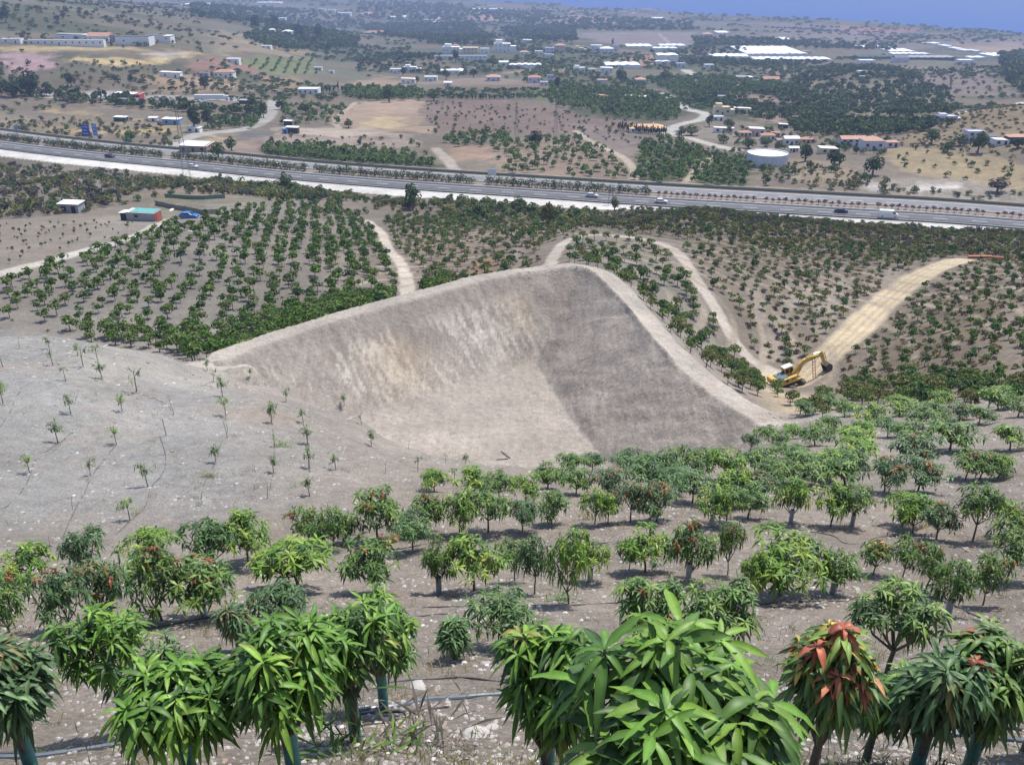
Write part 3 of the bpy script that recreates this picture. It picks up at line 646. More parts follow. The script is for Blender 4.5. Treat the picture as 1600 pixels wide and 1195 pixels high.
def merge(parts):
    V = []; F = []; C = []; o = 0
    for v, f, c in parts: V.append(v); F.append(f + o); C.append(c); o += len(v)
    return np.vstack(V), np.vstack(F), np.vstack(C)
def crown_tips(rng, w, z0, z1, n, lobes=7, sp=0):
    """shoot tips spread over lumpy lobes; returns positions and outward directions"""
    cz = (z0 + z1) / 2; rz = (z1 - z0) / 2; cen = []
    for k in range(lobes):
        a = k * 2.4 + rng.uniform(-.4, .4); rad = w / 2 * (.10 if k == 0 else rng.uniform(.34, .60) + sp); hz_ = cz + rz * (rng.uniform(.3, .5) if k == 0 else rng.uniform(-.35 - sp * 2, .35 + sp * 2))
        cen.append((rad * math.cos(a), rad * math.sin(a), hz_))
    cen = np.array(cen); own = rng.integers(0, lobes, n)
    d = norm(rng.normal(0, 1, (n, 3)) + np.array([0, 0, .35])); r = rng.uniform(.5, 1, (n, 1)) ** .5
    lr = np.array([w * (.23 - sp * .5), w * (.23 - sp * .5), rz * .55]) * rng.uniform(.8, 1.15, (lobes, 1))
    P = cen[own] + d * r * lr[own]
    out = norm(P - np.array([0, 0, z0 + (z1 - z0) * .3])); D = norm(out * .8 + d * .5 + np.array([0, 0, .25]))
    return P, D, cen
def whorls(P, D, k, Ln, rng, seg, pal, fold, fine=False, wr=.24, dr=(.22, .78), C=None, el=(-.45, .68)):
    n = len(P); az = np.arange(k)[None] * 2.3999 + rng.uniform(0, 6.28, (n, 1)) + rng.normal(0, .15, (n, k))
    e = np.linspace(el[1], el[0], k)[None] + rng.normal(0, .18, (n, k))
    A = D; B = norm(np.cross(A, np.array([.13, .21, .97]))); Cc = np.cross(A, B)
    dd = (B[:, None] * np.cos(az)[..., None] + Cc[:, None] * np.sin(az)[..., None]) * np.cos(e)[..., None] + A[:, None] * np.sin(e)[..., None]
    base = P[:, None] - A[:, None] * (np.linspace(0, .28, k)[None, :, None] * Ln)
    L_ = Ln * rng.uniform(.6, 1.2, (n, k)); dp = rng.uniform(dr[0], dr[1], (n, k))
    if C is None:
        cw = pick(pal, n, rng); C = cw[:, None] * rng.uniform(.8, 1.2, (n, k, 1))
    C = np.broadcast_to(C, (n, k, 3))
    return leaves(base.reshape(-1, 3), norm(dd.reshape(-1, 3)), L_.ravel(), L_.ravel() * wr, dp.ravel(), seg, C.reshape(-1, 3), fold, rng, fine)
def tree_meshes(seed, w, h, pal, lod, flush=None, flush_n=0, leaf=.22, trunk_r=.028, nt=None, lobes=7, z0f=.36):
    rng = np.random.default_rng(seed); z0, z1 = h * z0f, h
    nw = nt or {0: 120, 1: 88, 2: 92}[lod]; k = {0: 11, 1: 10, 2: 9}[lod]; seg = {0: 7, 1: 4, 2: 2}[lod]
    P, D, cen = crown_tips(rng, w - (.55 * leaf if lod < 2 else 0), z0, z1, nw, lobes if lod == 2 else lobes + 2, .10 if lod < 2 else .03)
    if lod < 2:
        P[:, 2] = z0 + (P[:, 2] - z0) * .9 + (z1 - z0) * .08; D = norm(D * .55 + np.array([0, 0, .62]) + rng.normal(0, .16, D.shape))
    parts = [whorls(P, D, k, leaf, rng, seg, pal, .4 if lod < 2 else 0, lod == 0, wr=.25 if lod == 2 else .205, dr=(.22, .78) if lod == 2 else (.15, .85), el=(-.45, .68) if lod == 2 else (-.3, .62) if lod == 1 else (-.4, .42))]
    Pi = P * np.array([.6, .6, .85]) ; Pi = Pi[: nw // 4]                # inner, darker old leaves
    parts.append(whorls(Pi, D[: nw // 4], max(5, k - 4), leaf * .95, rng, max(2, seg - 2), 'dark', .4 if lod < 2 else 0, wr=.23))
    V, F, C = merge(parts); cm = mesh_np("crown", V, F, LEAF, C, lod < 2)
    fm = None
    if flush:
        idx_ = np.argsort(-P[:, 2] + rng.normal(0, (z1 - z0) * .28, nw))[:flush_n]
        V, F, C = whorls(P[idx_] + D[idx_] * .03, D[idx_], k, leaf * .72, rng, seg, flush, .35 if lod < 2 else 0, lod == 0, wr=.34, dr=(.5, 1.2)); fm = mesh_np("young_leaves", V, F, LEAF, C, lod < 2)
    tb = MB(); fz = h * z0f * rng.uniform(.75, 1.05); lean = rng.normal(0, .03 * h, 2); n_ = 8 if lod < 2 else 5
    top = Vector((lean[0], lean[1], fz)); tb.tube([(0, 0, -.12), (lean[0] * .3, lean[1] * .3, fz * .5), top], [trunk_r * 1.15, trunk_r, trunk_r * .85], n_, False)
    for c_ in cen:
        m_ = (top + Vector(c_)) / 2 + Vector((c_[0] * .15, c_[1] * .15, -.04 * h))
        tb.tube([top - Vector((0, 0, .02)), m_, Vector(c_)], [trunk_r * .62, trunk_r * .45, trunk_r * .22], n_, False)
        if lod < 2:
            near_ = P[np.argsort(((P - c_) ** 2).sum(1))[:6]]
            for q_ in near_: tb.tube([m_ * .4 + Vector(c_) * .6, Vector(q_)], [trunk_r * .26, trunk_r * .12], 4, False)
    tm_ = tb.build("trunk", BARK, me_only=True, smooth=True)
    return tm_, cm, fm
def clump(seed, w, h, n, pal, q=.28, z0=.12, lobes=5, squat=1.0, trunk=0.0, flat=.0):
    """small-in-the-picture crown: many leaf-spray quads spread through lumpy lobes. arrays V,F,C (unit sizes in metres)"""
    rng = np.random.default_rng(seed)
    P, D, cen = crown_tips(rng, w, h * z0, h, n, lobes)
    S1 = norm(np.cross(D, rng.normal(0, 1, (n, 3)))); S2 = norm(np.cross(D, S1)); s = rng.uniform(.6, 1.2, (n, 1)) * q
    D2 = D * s * .35; S1 = S1 * s * .5; S2 = S2 * s * .5
    V = np.stack([P - S1 - D2 * .6, P - S2 * .7 + D2 * .3, P + S1 - D2 * .5, P + S2 * .8 + D2 * .2], 1).reshape(-1, 3)
    F = np.arange(n * 4).reshape(-1, 4); C = np.repeat(pick(pal, n, rng), 4, 0)
    if trunk:
        a = np.linspace(0, 2 * np.pi, 5)[:4]; r0, r1 = trunk, trunk * .6; b = np.c_[np.cos(a), np.sin(a), np.zeros(4)]
        tv = np.vstack([b * r0 + [0, 0, -.3], b * r1 + [0, 0, h * .6]]); tf = np.array([[i, (i + 1) % 4, (i + 1) % 4 + 4, i + 4] for i in range(4)])
        V, F, C = merge([(V, F, C), (tv, tf, np.tile([.15, .125, .105], (8, 1)))])
    return V, F, C
def scatter_mesh(name, protos, pos, sc, rng, label=None, kind='stuff', m=None):
    """one mesh holding many copies of prototype arrays"""
    out = []; which = rng.integers(0, len(protos), len(pos)); rz = rng.uniform(0, 6.283, len(pos)); br = rng.uniform(.8, 1.2, len(pos))
    for k, (V, F, C) in enumerate(protos):
        i = np.where(which == k)[0]
        if not len(i): continue
        c, s_ = np.cos(rz[i]), np.sin(rz[i]); v = V[None] * sc[i][:, None, :]
        x = v[..., 0] * c[:, None] - v[..., 1] * s_[:, None]; y = v[..., 0] * s_[:, None] + v[..., 1] * c[:, None]
        W_ = np.stack([x, y, v[..., 2]], -1) + pos[i][:, None]
        out.append((W_.reshape(-1, 3), (F[None] + (np.arange(len(i)) * len(V))[:, None, None]).reshape(-1, F.shape[1]), (C[None] * br[i][:, None, None]).reshape(-1, 3)))
    V, F, C = merge(out); o = link(name, mesh_np(name, V, F, m or LEAF_FAR, C)); tag(o, label, None, None, kind); return o
def ring_pts(px, dr_, ds, jit, rng):
    P = wpoly(px); out = []
    for i, R in enumerate(np.arange(3, 130, dr_)):
        n = max(6, int(2 * math.pi * R / ds)); a = (np.arange(n) + rng.uniform(0, 1)) / n * 2 * math.pi; rr_ = R + rng.normal(0, jit * dr_, n); out.append(np.c_[KN[0] + rr_ * np.cos(a), KN[1] + rr_ * np.sin(a)])
    q = np.vstack(out); q = q[inside(q[:, 0], q[:, 1], P)]; a_, b_ = grid_filter(q[:, 0], q[:, 1]); return np.c_[a_, b_]
def grid_pts(px, dx, dy, ang, jit, rng, avoid=True, world=None):
    P = wpoly(px) if world is None else np.array(world); c = P.mean(0); R = np.abs(P - c).max() * 1.6; a = math.radians(ang)
    gx, gy = np.meshgrid(np.arange(-R, R, dx), np.arange(-R, R, dy)); gx = gx.ravel() + rng.uniform(-jit, jit, gx.size) * dx; gy = gy.ravel() + rng.uniform(-jit, jit, gy.size) * dy
    x = c[0] + gx * math.cos(a) - gy * math.sin(a); y = c[1] + gx * math.sin(a) + gy * math.cos(a)
    k = inside(x, y, P) & (y > 2); x, y = x[k], y[k]
    if avoid and len(x): x, y = grid_filter(x, y)
    return np.c_[x, y]
def grid_filter(x, y):
    if 1:
        for nm, (pl, w) in TRK.items():
            d, _, _ = seg_dist(x, y, pl); kk = d > w / 2 + .9; x, y = x[kk], y[kk]
        kk = (y > 160) | (y < 50) | (pit_sd(x, y) < -3.6); x, y = x[kk], y[kk]
        if len(x) and y.max() > 200:
            d, sd__, _ = seg_dist(x, y, MW); kk = (d > np.where(sd__ < 0, 30, 22)) ; x, y = x[kk], y[kk]
    return x, y
def z3(p): return np.c_[p, ground(p[:, 0], p[:, 1])]
def visible(p, h=1.0):
    """is a point h above the ground seen from the camera inside the frame?"""
    X, Y, Z = p[:, 0], p[:, 1], p[:, 2] + h; u, v = proj(X, Y, Z)
    ok = (u > -20) & (u < 1620) & (v > -20) & (v < 1215)
    t = np.linspace(.05, .985, 90)[:, None]
    g = ground(X * t, Y * t); zr = CZ + (Z - CZ) * t
    return ok & ((zr > g).all(0))

# ---- mango trees of the near slope: base column, base row, crown width, top row (photograph pixels), look, leaf guard
T_ROWS = [
 ("bottom row", [
  (50,1200,140,975,'dr',1),(196,1141,150,930,'b',0),(300,1222,205,1018,'b',1),(463,1225,200,950,'b',1),(556,1158,165,915,'b',1),(600,1108,140,925,'b',1),
  (262,1078,112,1000,'p',0),(855,1222,190,962,'b',1),(1085,1490,410,955,'b',0),(1262,1235,140,945,'o',0),(1352,1190,120,1035,'b',0),(1430,1205,135,990,'dr',1),(1512,1205,150,972,'r',1),(1598,1175,120,985,'r',0)]),
 ("second row up", [
  (20,1000,75,893,'r',0),(110,992,85,880,'dr',0),(168,985,90,868,'dr',0),(254,969,88,850,'r',0),(319,962,104,878,'r',2),(372,1015,62,935,'d',0),(435,985,92,905,'d',0),
  (711,1030,58,966,'u',0),(782,1010,100,920,'u',0),(1005,1015,125,893,'r',0),(1115,1025,142,898,'m',0),(1385,1052,165,903,'m',0)]),
 ("third row up", [
  (48,913,80,850,'b',2),(140,905,66,823,'d',0),(240,893,86,820,'b',0),(338,885,82,808,'u',0),(388,880,82,795,'b',0),(467,920,122,838,'b',0),(587,925,95,843,'r',0),
  (686,926,56,833,'m',2),(741,923,92,833,'b',0),(804,908,50,836,'m',0),(835,928,54,827,'d',0),(889,943,66,815,'b',0),(922,908,56,838,'b',2),(983,890,40,840,'m',0),(1009,893,76,815,'b',0),
  (1075,906,74,808,'r',2),(1137,898,42,808,'r',0),(1173,939,50,855,'b',0),(1219,930,125,820,'b',0),(1301,926,68,853,'m',2),(1364,898,52,840,'o',0),(1409,906,50,838,'m',0),(1444,926,60,842,'r',0),(1480,962,68,863,'m',2),(1536,945,56,859,'r',0),(1572,910,76,816,'m',0)]),
 ("fourth row up", [
  (482,850,62,790,'r',0),(522,858,56,785,'m',0),(540,848,45,800,'m',0),(590,846,82,762,'r',0),(645,858,62,800,'u',0),(665,832,58,770,'r',0),(718,835,54,766,'b',0),(763,831,62,764,'m',0),(817,829,50,775,'d',0),(862,818,52,762,'m',0),
  (929,818,42,760,'b',0),(950,818,40,768,'b',0),(985,814,50,748,'dr',0),(1026,814,60,752,'dr',0),(1112,822,48,758,'b',2),(1135,815,46,756,'m',0),(1168,809,58,756,'m',0),(1235,818,56,738,'b',2),(1297,822,56,750,'b',0),(1331,822,50,752,'m',2),
  (1409,822,56,760,'b',0),(1426,833,60,765,'b',0),(1463,842,58,778,'dr',0),(1520,844,64,748,'m',0),(1576,836,52,773,'b',0)]),
 ("fifth row up", [
  (679,768,38,731,'b',0),(741,773,50,732,'b',0),(780,781,40,736,'m',0),(822,785,38,735,'b',0),(856,764,42,722,'m',0),(900,772,42,726,'m',0),(950,776,44,727,'dr',0),(1012,767,56,725,'u',0),(1050,772,50,728,'u',0),(1082,786,48,735,'u',0),(1140,792,52,728,'b',0),(1182,788,50,735,'dr',0),
  (1205,760,46,715,'m',0),(1250,757,66,701,'m',0),(1320,762,62,714,'m',0),(1382,768,48,706,'dr',0),(1434,768,56,714,'dr',0),(1508,749,42,705,'m',0),(1530,749,38,704,'r',0),(1559,746,36,706,'b',0),(1285,748,50,702,'b',0)]),
 ("row just below the pit", [
  (892,737,36,705,'m',0),(925,737,32,706,'d',0),(978,737,40,705,'u',0),(1015,738,36,708,'m',0),(1045,738,40,703,'u',0),(1086,752,48,700,'m',0),(1128,750,48,690,'b',0),(1185,741,50,697,'m',0),(1172,703,22,675,'d',0),(1206,700,38,673,'m',0),(1236,686,28,661,'b',0),(1273,696,42,663,'m',0),(1230,722,36,690,'m',0)]),
 ("scattered upper right block", [
  (1335,727,54,684,'b',0),(1425,724,56,675,'dr',0),(1484,702,58,661,'m',0),(1578,703,44,663,'b',0),(1330,708,50,681,'b',0),(1295,676,32,650,'m',0),(1358,667,42,636,'b',0),(1345,690,40,662,'b',0),(1404,650,40,623,'b',0),(1435,668,42,640,'m',0),(1460,662,38,640,'m',0),(1463,638,34,618,'b',0),
  (1499,656,34,632,'dr',0),(1529,664,34,638,'m',0),(1420,700,50,670,'m',0),(1387,683,36,655,'u',0),(1320,650,30,625,'m',0),(1560,640,44,612,'b',0),(1590,652,40,620,'m',0),(1290,640,30,615,'m',0),(1258,650,26,625,'u',0)]),
]
ORD = ["first","second","third","fourth","fifth","sixth","seventh","eighth","ninth","tenth","eleventh","twelfth","thirteenth","fourteenth","fifteenth","sixteenth","seventeenth","eighteenth","nineteenth","twentieth","twenty-first","twenty-second","twenty-third","twenty-fourth","twenty-fifth","twenty-sixth","twenty-seventh"]
LOOK = {'b':('bright','bright green'),'m':('mid','mid green'),'d':('dark','dark green'),'u':('blue','bluish green'),'r':('mid','red-tipped green'),'dr':('dark','dark red-tipped'),'o':('mid','green and orange'),'p':('blue','thin pale green')}
lib = {}
def lod2(look, k):
    key = (look, k)
    if key not in lib:
        pal = LOOK[look][0]; fl = 'red' if look in ('r', 'dr') else 'orange' if look == 'o' else None
        w0 = 1.5; lib[key] = tree_meshes(hash_(look) + k * 17, w0, 1.6, pal, 2, fl, 7 if look != 'o' else 26, leaf=.20, z0f=(.30, .36, .22, .32)[k], lobes=(6, 7, 5, 8)[k])
    return lib[key]
def hash_(s): return sum(ord(c) * (i + 3) for i, c in enumerate(s))
def place_tree(tag_label, x, y, z, w, h, look, lod, guard, seed, rz, leaf=None):
    root = empty("mango_tree", (x, y, z), rz)
    if lod < 2:
        fl = 'red' if look in ('r', 'dr') else 'orange' if look == 'o' else None
        tm_, cm, fm = tree_meshes(seed, w, h, 'hero' if look == 'b' else LOOK[look][0], lod, fl, (4 if look == 'r' else 5) if look != 'o' else 46, leaf=leaf or .2, nt=(28 if look == 'p' else None), trunk_r=.03, z0f=.42)
        sc = (1, 1, 1)
    else:
        tm_, cm, fm = lod2(look, seed % 4); sc = (w * 1.2 / 1.5, w * 1.2 / 1.5, h / 1.6)
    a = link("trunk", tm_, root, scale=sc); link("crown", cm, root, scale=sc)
    if fm:
        f_ = link("young_leaves", fm, root, scale=sc); tag(f_, "flush of orange young leaves" if look == 'o' else "flush of red young leaves")
    if guard:
        g = MB(); r = .05 if lod < 2 else .06; hh = h * (.36 if guard == 1 else .3)
        pts = []
        n = 14
        vs = [(rr_ * math.cos(2*math.pi*k/n), rr_ * math.sin(2*math.pi*k/n), zz) for zz, rr_ in ((-.05, r), (hh, r), (hh, r * .9), (-.05, r * .9)) for k in range(n)]
        g.add(vs, [(j*n+k, j*n+(k+1)%n, (j+1)*n+(k+1)%n, (j+1)*n+k) for j in range(3) for k in range(n)])
        go = g.build("trunk_guard", GUARD if guard == 1 else GUARD_W, root, smooth=True)
        tag(go, "pale blue-green plastic trunk guard" if guard == 1 else "whitish trunk guard")
    tag(root, tag_label, "mango tree", "mango trees on the near slope"); return root
seed = 100; n_mango = 0
for row, lst in T_ROWS:
    lst = sorted(lst, key=lambda t: t[0])
    for i, (u, v, wpx, vt, look, gd) in enumerate(lst):
        seed += 1
        if v > 1300: X0, Y0 = .70, 2.75
        else: p = at1(u, v); X0, Y0 = p.x, p.y
        z = float(ground(X0, Y0)); drop = CZ - z
        depth = Y0 * math.cos(P_) + drop * math.sin(P_) - .4
        w = wpx * depth / FPX * (.97 if v > 1010 else 1.05 if v > 840 else 1.12 if v > 795 else 1.3); q = float(ray(800, vt)[1]); h = drop - Y0 * q
        if v > 1300: w, h = 1.15, drop - Y0 * float(ray(800, 1000)[1])
        else:
            # the crown's far edge shows above its axis: shorten a little
            h = h * (.94 if v < 1000 else .93)
        h = max(h, w * .72)
        lod = 0 if v > 1195 else 1 if v > 1010 else 2
        lf = .225 if v > 1300 else .172 if lod == 0 else .155
        lab = f"{LOOK[look][1]} mango tree, {ORD[i]} from left in the {row}"
        place_tree(lab, X0, Y0, z - .01, w, h, look, lod, gd, seed, (seed * 1.7) % 6.28, lf); n_mango += 1
# ---- saplings of the grey slope
SAP = [(5,630,30,1),(91,692,35,1),(111,647,28,1),(130,573,30,0),(160,593,28,1),(83,571,25,0),(152,562,22,1),(214,613,38,0),(191,643,25,1),(182,694,25,1),(260,681,34,2),(272,647,30,2),(324,579,18,1),(334,596,20,0),(348,620,28,1),(353,650,28,1),(356,684,30,2),(391,589,14,1),(385,603,14,2),
 (424,660,33,1),(447,628,20,1),(474,660,22,1),(481,694,28,1),(429,697,20,0),(538,633,18,1),(103,596,22,0),(5,573,40,2),(47,740,28,1),(141,742,24,1),(231,760,35,1),(203,813,34,1),(337,721,28,1),(427,738,26,1),(483,732,30,1),(484,775,32,1),(525,734,26,1),(113,796,24,2),(418,779,28,2),(79,861,28,2),(259,710,36,2),
 (580,697,25,1),(638,702,16,2),(653,736,25,0),(697,723,18,2),(727,725,18,1),(710,749,18,1),(602,740,22,2),(565,664,18,0),(148,850,36,1),(78,548,20,1),(122,556,18,1),(31,545,20,2)]
def sap_mesh(seed, leafy):
    rng = np.random.default_rng(seed); tb = MB(); lx, ly = rng.normal(0, .05, 2)
    tb.tube([(0, 0, -.1), (lx * .4, ly * .4, .4), (lx, ly, .86)], [.022, .018, .010], 5, False)
    if leafy != 1:
        for k in range(4): a = rng.uniform(0, 6.28); z = rng.uniform(.45, .8); tb.tube([(lx * .8, ly * .8, z), (lx * .8 + .14 * math.cos(a), ly * .8 + .14 * math.sin(a), z + .16)], [.008, .004], 4, False)
    else:
        for k in range(3): a = rng.uniform(0, 6.28); tb.tube([(lx * .8, ly * .8, .6), (lx + .12 * math.cos(a), ly + .12 * math.sin(a), .85)], [.010, .006], 4, False)
    t_ = tb.build("stem", BARK_PALE if leafy == 2 else BARK, me_only=True)
    if leafy == 2: return t_, None
    n = 16 if leafy == 1 else 6; P = np.c_[rng.normal(lx, .12, n), rng.normal(ly, .12, n), rng.uniform(.58, 1.0, n)]; D = norm(np.c_[rng.normal(0, .6, n), rng.normal(0, .6, n), np.ones(n)])
    V, F, C = whorls(P, D, 8, .15, rng, 2, 'mid' if seed % 3 else 'bright', 0, wr=.28); return t_, mesh_np("crown", V, F, LEAF, C)
sl = {(s_, l): sap_mesh(300 + s_ * 7 + l, l) for s_ in range(3) for l in (0, 1, 2)}
SN = {0: "sparse mango sapling", 1: "leafy mango sapling", 2: "bare leafless sapling stem"}
sap_pos = []
for b0, b1, where in ((0, 600, "along the crest of the grey slope"), (600, 680, "on the upper grey slope"), (680, 750, "on the middle grey slope"), (750, 900, "on the lower grey slope")):
    for l in (0, 1, 2):
        g_ = sorted([s_ for s_ in SAP if b0 <= s_[1] < b1 and s_[3] == l])
        for i, (u, v, hp, _) in enumerate(g_):
            p = at1(u, v); h = hp * (p.y * math.cos(P_) + (CZ - p.z) * math.sin(P_)) / FPX / math.cos(math.radians(28)); h = min(max(h, .45), 1.5)
            tm_, cm = sl[(int(u) % 3, l)]; r = empty("mango_sapling", p, (u * .37) % 6.28); k = h / .98
            link("stem", tm_, r, scale=(k, k, k)); sap_pos.append(p)
            if cm: link("crown", cm, r, scale=(k, k, k))
            lab = f"{SN[l]}, {ORD[i]} from the left {where}" if len(g_) > 1 else f"{SN[l]}, alone of its kind {where}"
            tag(r, lab, "sapling", "saplings on the grey slope")
# ---- hillside orchards behind: every tree placed in rows; the largest become trees of their own
rg = np.random.default_rng(11)
ZN = [([(8,440),(60,418),(150,392),(240,362),(262,350),(350,335),(430,318),(520,325),(600,358),(612,392),(636,440),(632,462),(560,480),(420,512),(300,530),(180,525),(100,522),(8,500)], 3.1, 2.8, 12, .30, .95, .92, 'mid'),
 ([(120,528),(300,525),(430,495),(560,468),(640,455),(700,440),(700,470),(560,505),(440,535),(330,566),(240,548),(170,540)], 2.1, 2.1, 30, .35, 1.1, 1.0, 'bright'),
 ([(600,340),(700,332),(840,350),(930,352),(850,385),(835,412),(760,428),(650,462),(642,440),(625,400),(608,368)], 3.6, 2.6, -8, .25, .95, .9, 'dark'),
 ([(905,376),(990,376),(1045,392),(1068,420),(1120,495),(1150,545),(1190,590),(1190,625),(1120,590),(1060,540),(1000,470),(950,425),(880,408)], 3.3, 2.1, 'ring', .12, .95, .95, 'dark'),
 ([(1060,388),(1200,380),(1500,392),(1500,405),(1440,420),(1370,470),(1310,530),(1280,560),(1230,585),(1200,572),(1165,545),(1120,480),(1080,415)], 4.6 / 2, 2.4, 'ring', .12, .74, .80, 'dark'),
 ([(860,345),(1000,328),(1200,338),(1400,352),(1600,358),(1600,400),(1500,402),(1300,392),(1100,382),(960,366)], 2.9, 2.6, 15, .3, .85, .85, 'olive'),
 ([(1495,420),(1600,402),(1650,430),(1650,620),(1500,628),(1320,612),(1300,570),(1340,530),(1400,480)], 3.4, 3.1, 20, .25, .7, .95, 'mid'),
 ([(1335,606),(1450,604),(1620,612),(1620,640),(1450,640),(1330,640),(1275,630)], 2.7, 2.6, 0, .35, .95, .9, 'dark'),
 ([(1150,585),(1200,590),(1235,622),(1260,640),(1300,650),(1260,660),(1225,640)], 2.6, 2.4, 30, .3, .8, .85, 'dark')]
ptsA = []; 
for px, dx, dy, an, jt, size, keep, pal in ZN:
    p = ring_pts(px, dx, dy, jt, rg) if an == 'ring' else grid_pts(px, dx, dy, an, jt, rg); p = p[rg.uniform(0, 1, len(p)) < keep]; s_ = size * rg.uniform(.72, 1.3, len(p))
    ptsA.append(np.c_[p, s_, np.full(len(p), {'mid':0,'bright':1,'dark':2,'olive':3}[pal])])
ptsA = np.vstack(ptsA); EX = at1(1240, 604); ptsA = ptsA[np.hypot(ptsA[:, 0] - EX.x, ptsA[:, 1] - EX.y) > 6.5]
sh = at1(255, 335); ptsA = ptsA[np.hypot(ptsA[:, 0] - sh.x, ptsA[:, 1] - sh.y) > 12]
bc = at1(300, 345); ptsA = ptsA[np.hypot(ptsA[:, 0] - bc.x, ptsA[:, 1] - bc.y) > 6]
ib = proj(ptsA[:, 0], ptsA[:, 1], ground(ptsA[:, 0], ptsA[:, 1])); ptsA = ptsA[~((ib[0] > 1245) & (ib[0] < 1325) & (ib[1] > 585) & (ib[1] < 625))]
_k = np.hypot(ptsA[:, 0] - KN[0], ptsA[:, 1] - KN[1]); _p = (_k + 2.0 * fbm(ptsA[:, 0] / 30, ptsA[:, 1] / 30, 44, 2)) / 4.6; ptsA = ptsA[~((np.abs((_p % 1) - .5) < .17) & (ptsA[:, 1] > 104) & (ptsA[:, 1] < 190) & (ptsA[:, 0] > -12) & (ptsA[:, 0] < 75) & (ptsA[:, 3] == 2))]
ib = proj(ptsA[:, 0], ptsA[:, 1], ground(ptsA[:, 0], ptsA[:, 1])); ptsA = ptsA[~((ib[0] > 276) & (ib[0] < 320) & (ib[1] > 322) & (ib[1] < 354))]
zz = z3(ptsA[:, :2]); vis = visible(zz, .8); size_on = ptsA[:, 2] / np.hypot(zz[:, 0], zz[:, 1]) * np.where(vis, 1, 0)
order = np.argsort(-size_on); n_ind = max(0, 300 - n_mango); ind = order[:n_ind]; rest = order[n_ind:]
MIXP = [('orch', 'dark', 'mid', 'orch'), ('mid', 'orch', 'orch', 'mid'), ('orch', 'olive', 'orch', 'dark'), ('olive', 'dark', 'olive', 'grey')]
farp = {t: [clump(900 + t * 10 + k, 2.1, 1.9, 100, MIXP[t][k], .42, .30, 5, trunk=.06) for k in range(4)] for t in range(4)}
fm_ = {}
for t in range(4):
    for k in range(4):
        V, F, C = clump(900 + t * 10 + k, 2.1, 1.9, 210, MIXP[t][k], .30, .30, 6); tk = MB().tube([(0, 0, -.2), (.05, .02, .5), (0, 0, 1.1)], [.06, .05, .03], 5, False)
        fm_[t, k] = (mesh_np("crown", V, F, LEAF_FAR, C), tk.build("trunk", BARK, me_only=True))
for i in ind:
    x, y, s_, t = ptsA[i]; k = int(i) % 4; r = empty("mango_tree", (x, y, zz[i, 2]), (i * 1.3) % 6.28)
    link("crown", fm_[int(t), k][0], r, scale=(s_, s_, s_)); link("trunk", fm_[int(t), k][1], r, scale=(s_, s_, s_))
    u, v = proj(x, y, zz[i, 2])
    if u < 700 and v > 300 and x < -8: lab, g_ = "small round mango tree in the rows on the hillside left of the pit", "mango trees on the left hillside"
    elif t == 2 and u < 1260 and x < 34: lab, g_ = "small dark mango tree on the rounded knoll behind the pit rim", "mango trees on the knoll behind the pit"
    elif v > 590: lab, g_ = "small mango tree in the strip between excavator and lower orchard", "mango trees beside the excavator"
    else: lab, g_ = "small mango tree scattered on the brown slope right of the excavator road", "mango trees on the brown right slope"
    tag(r, lab, "mango tree", g_)
# all remaining orchard trees: one object
def multi_scatter(name, groups, rng, label):
    out = []
    for protos, pos, sc in groups:
        if not len(pos): continue
        which = rng.integers(0, len(protos), len(pos)); rz = rng.uniform(0, 6.283, len(pos)); br = rng.uniform(.78, 1.22, len(pos))
        for k, (V, F, C) in enumerate(protos):
            i = np.where(which == k)[0]
            if not len(i): continue
            c, s_ = np.cos(rz[i]), np.sin(rz[i]); v = V[None] * sc[i][:, None, :]
            W_ = np.stack([v[..., 0] * c[:, None] - v[..., 1] * s_[:, None], v[..., 0] * s_[:, None] + v[..., 1] * c[:, None], v[..., 2]], -1) + pos[i][:, None]
            out.append((W_.reshape(-1, 3), (F[None] + (np.arange(len(i)) * len(V))[:, None, None]).reshape(-1, 4), (C[None] * br[i][:, None, None]).reshape(-1, 3)))
    V, F, C = merge(out); o = link(name, mesh_np(name, V, F, LEAF_FAR, C)); return tag(o, label, None, None, 'stuff')
gr = []
for t in range(4):
    i = rest[ptsA[rest, 3] == t]; s_ = ptsA[i, 2]; gr.append((farp[t], zz[i] , np.c_[s_, s_, s_ * rg.uniform(.85, 1.15, len(i))]))
multi_scatter("mango_orchard", gr, rg, "rows of small mango trees covering the hillsides behind the pit")
print("mango individual", n_mango, len(ind), "stuff", len(rest))
# ------------------------------------------------------------------ scrub, groves and single trees farther off
r4 = np.random.default_rng(21)
def protos(seed, pals, w=2.0, h=1.4, n=70, q=.42, z0=.0, lobes=5, trunk=0): return [clump(seed + i, w, h, n, p, q, z0, lobes, trunk=trunk) for i, p in enumerate(pals)]
SCR = protos(2000, ['grey', 'olive', 'grey', 'dark', 'olive', 'straw'], 2.0, 1.25, 80, .42)
SCRG = protos(2050, ['olive', 'dark', 'far', 'olive'], 2.0, 1.5, 80, .42)
DRY = protos(2100, ['straw', 'olive', 'grey', 'straw'], 2.0, .7, 36, .5)
GRO = protos(2150, ['far', 'far', 'pine', 'far'], 2.0, 1.5, 44, .62, .1); GROG = protos(2170, ['fresh', 'orch', 'fresh', 'far'], 2.0, 1.5, 60, .52, .1)
def sc3(n, a, b, hz_=(.8, 1.2)): s_ = r4.uniform(a, b, n); return np.c_[s_, s_ * r4.uniform(.85, 1.15, n), s_ * r4.uniform(*hz_, n)]
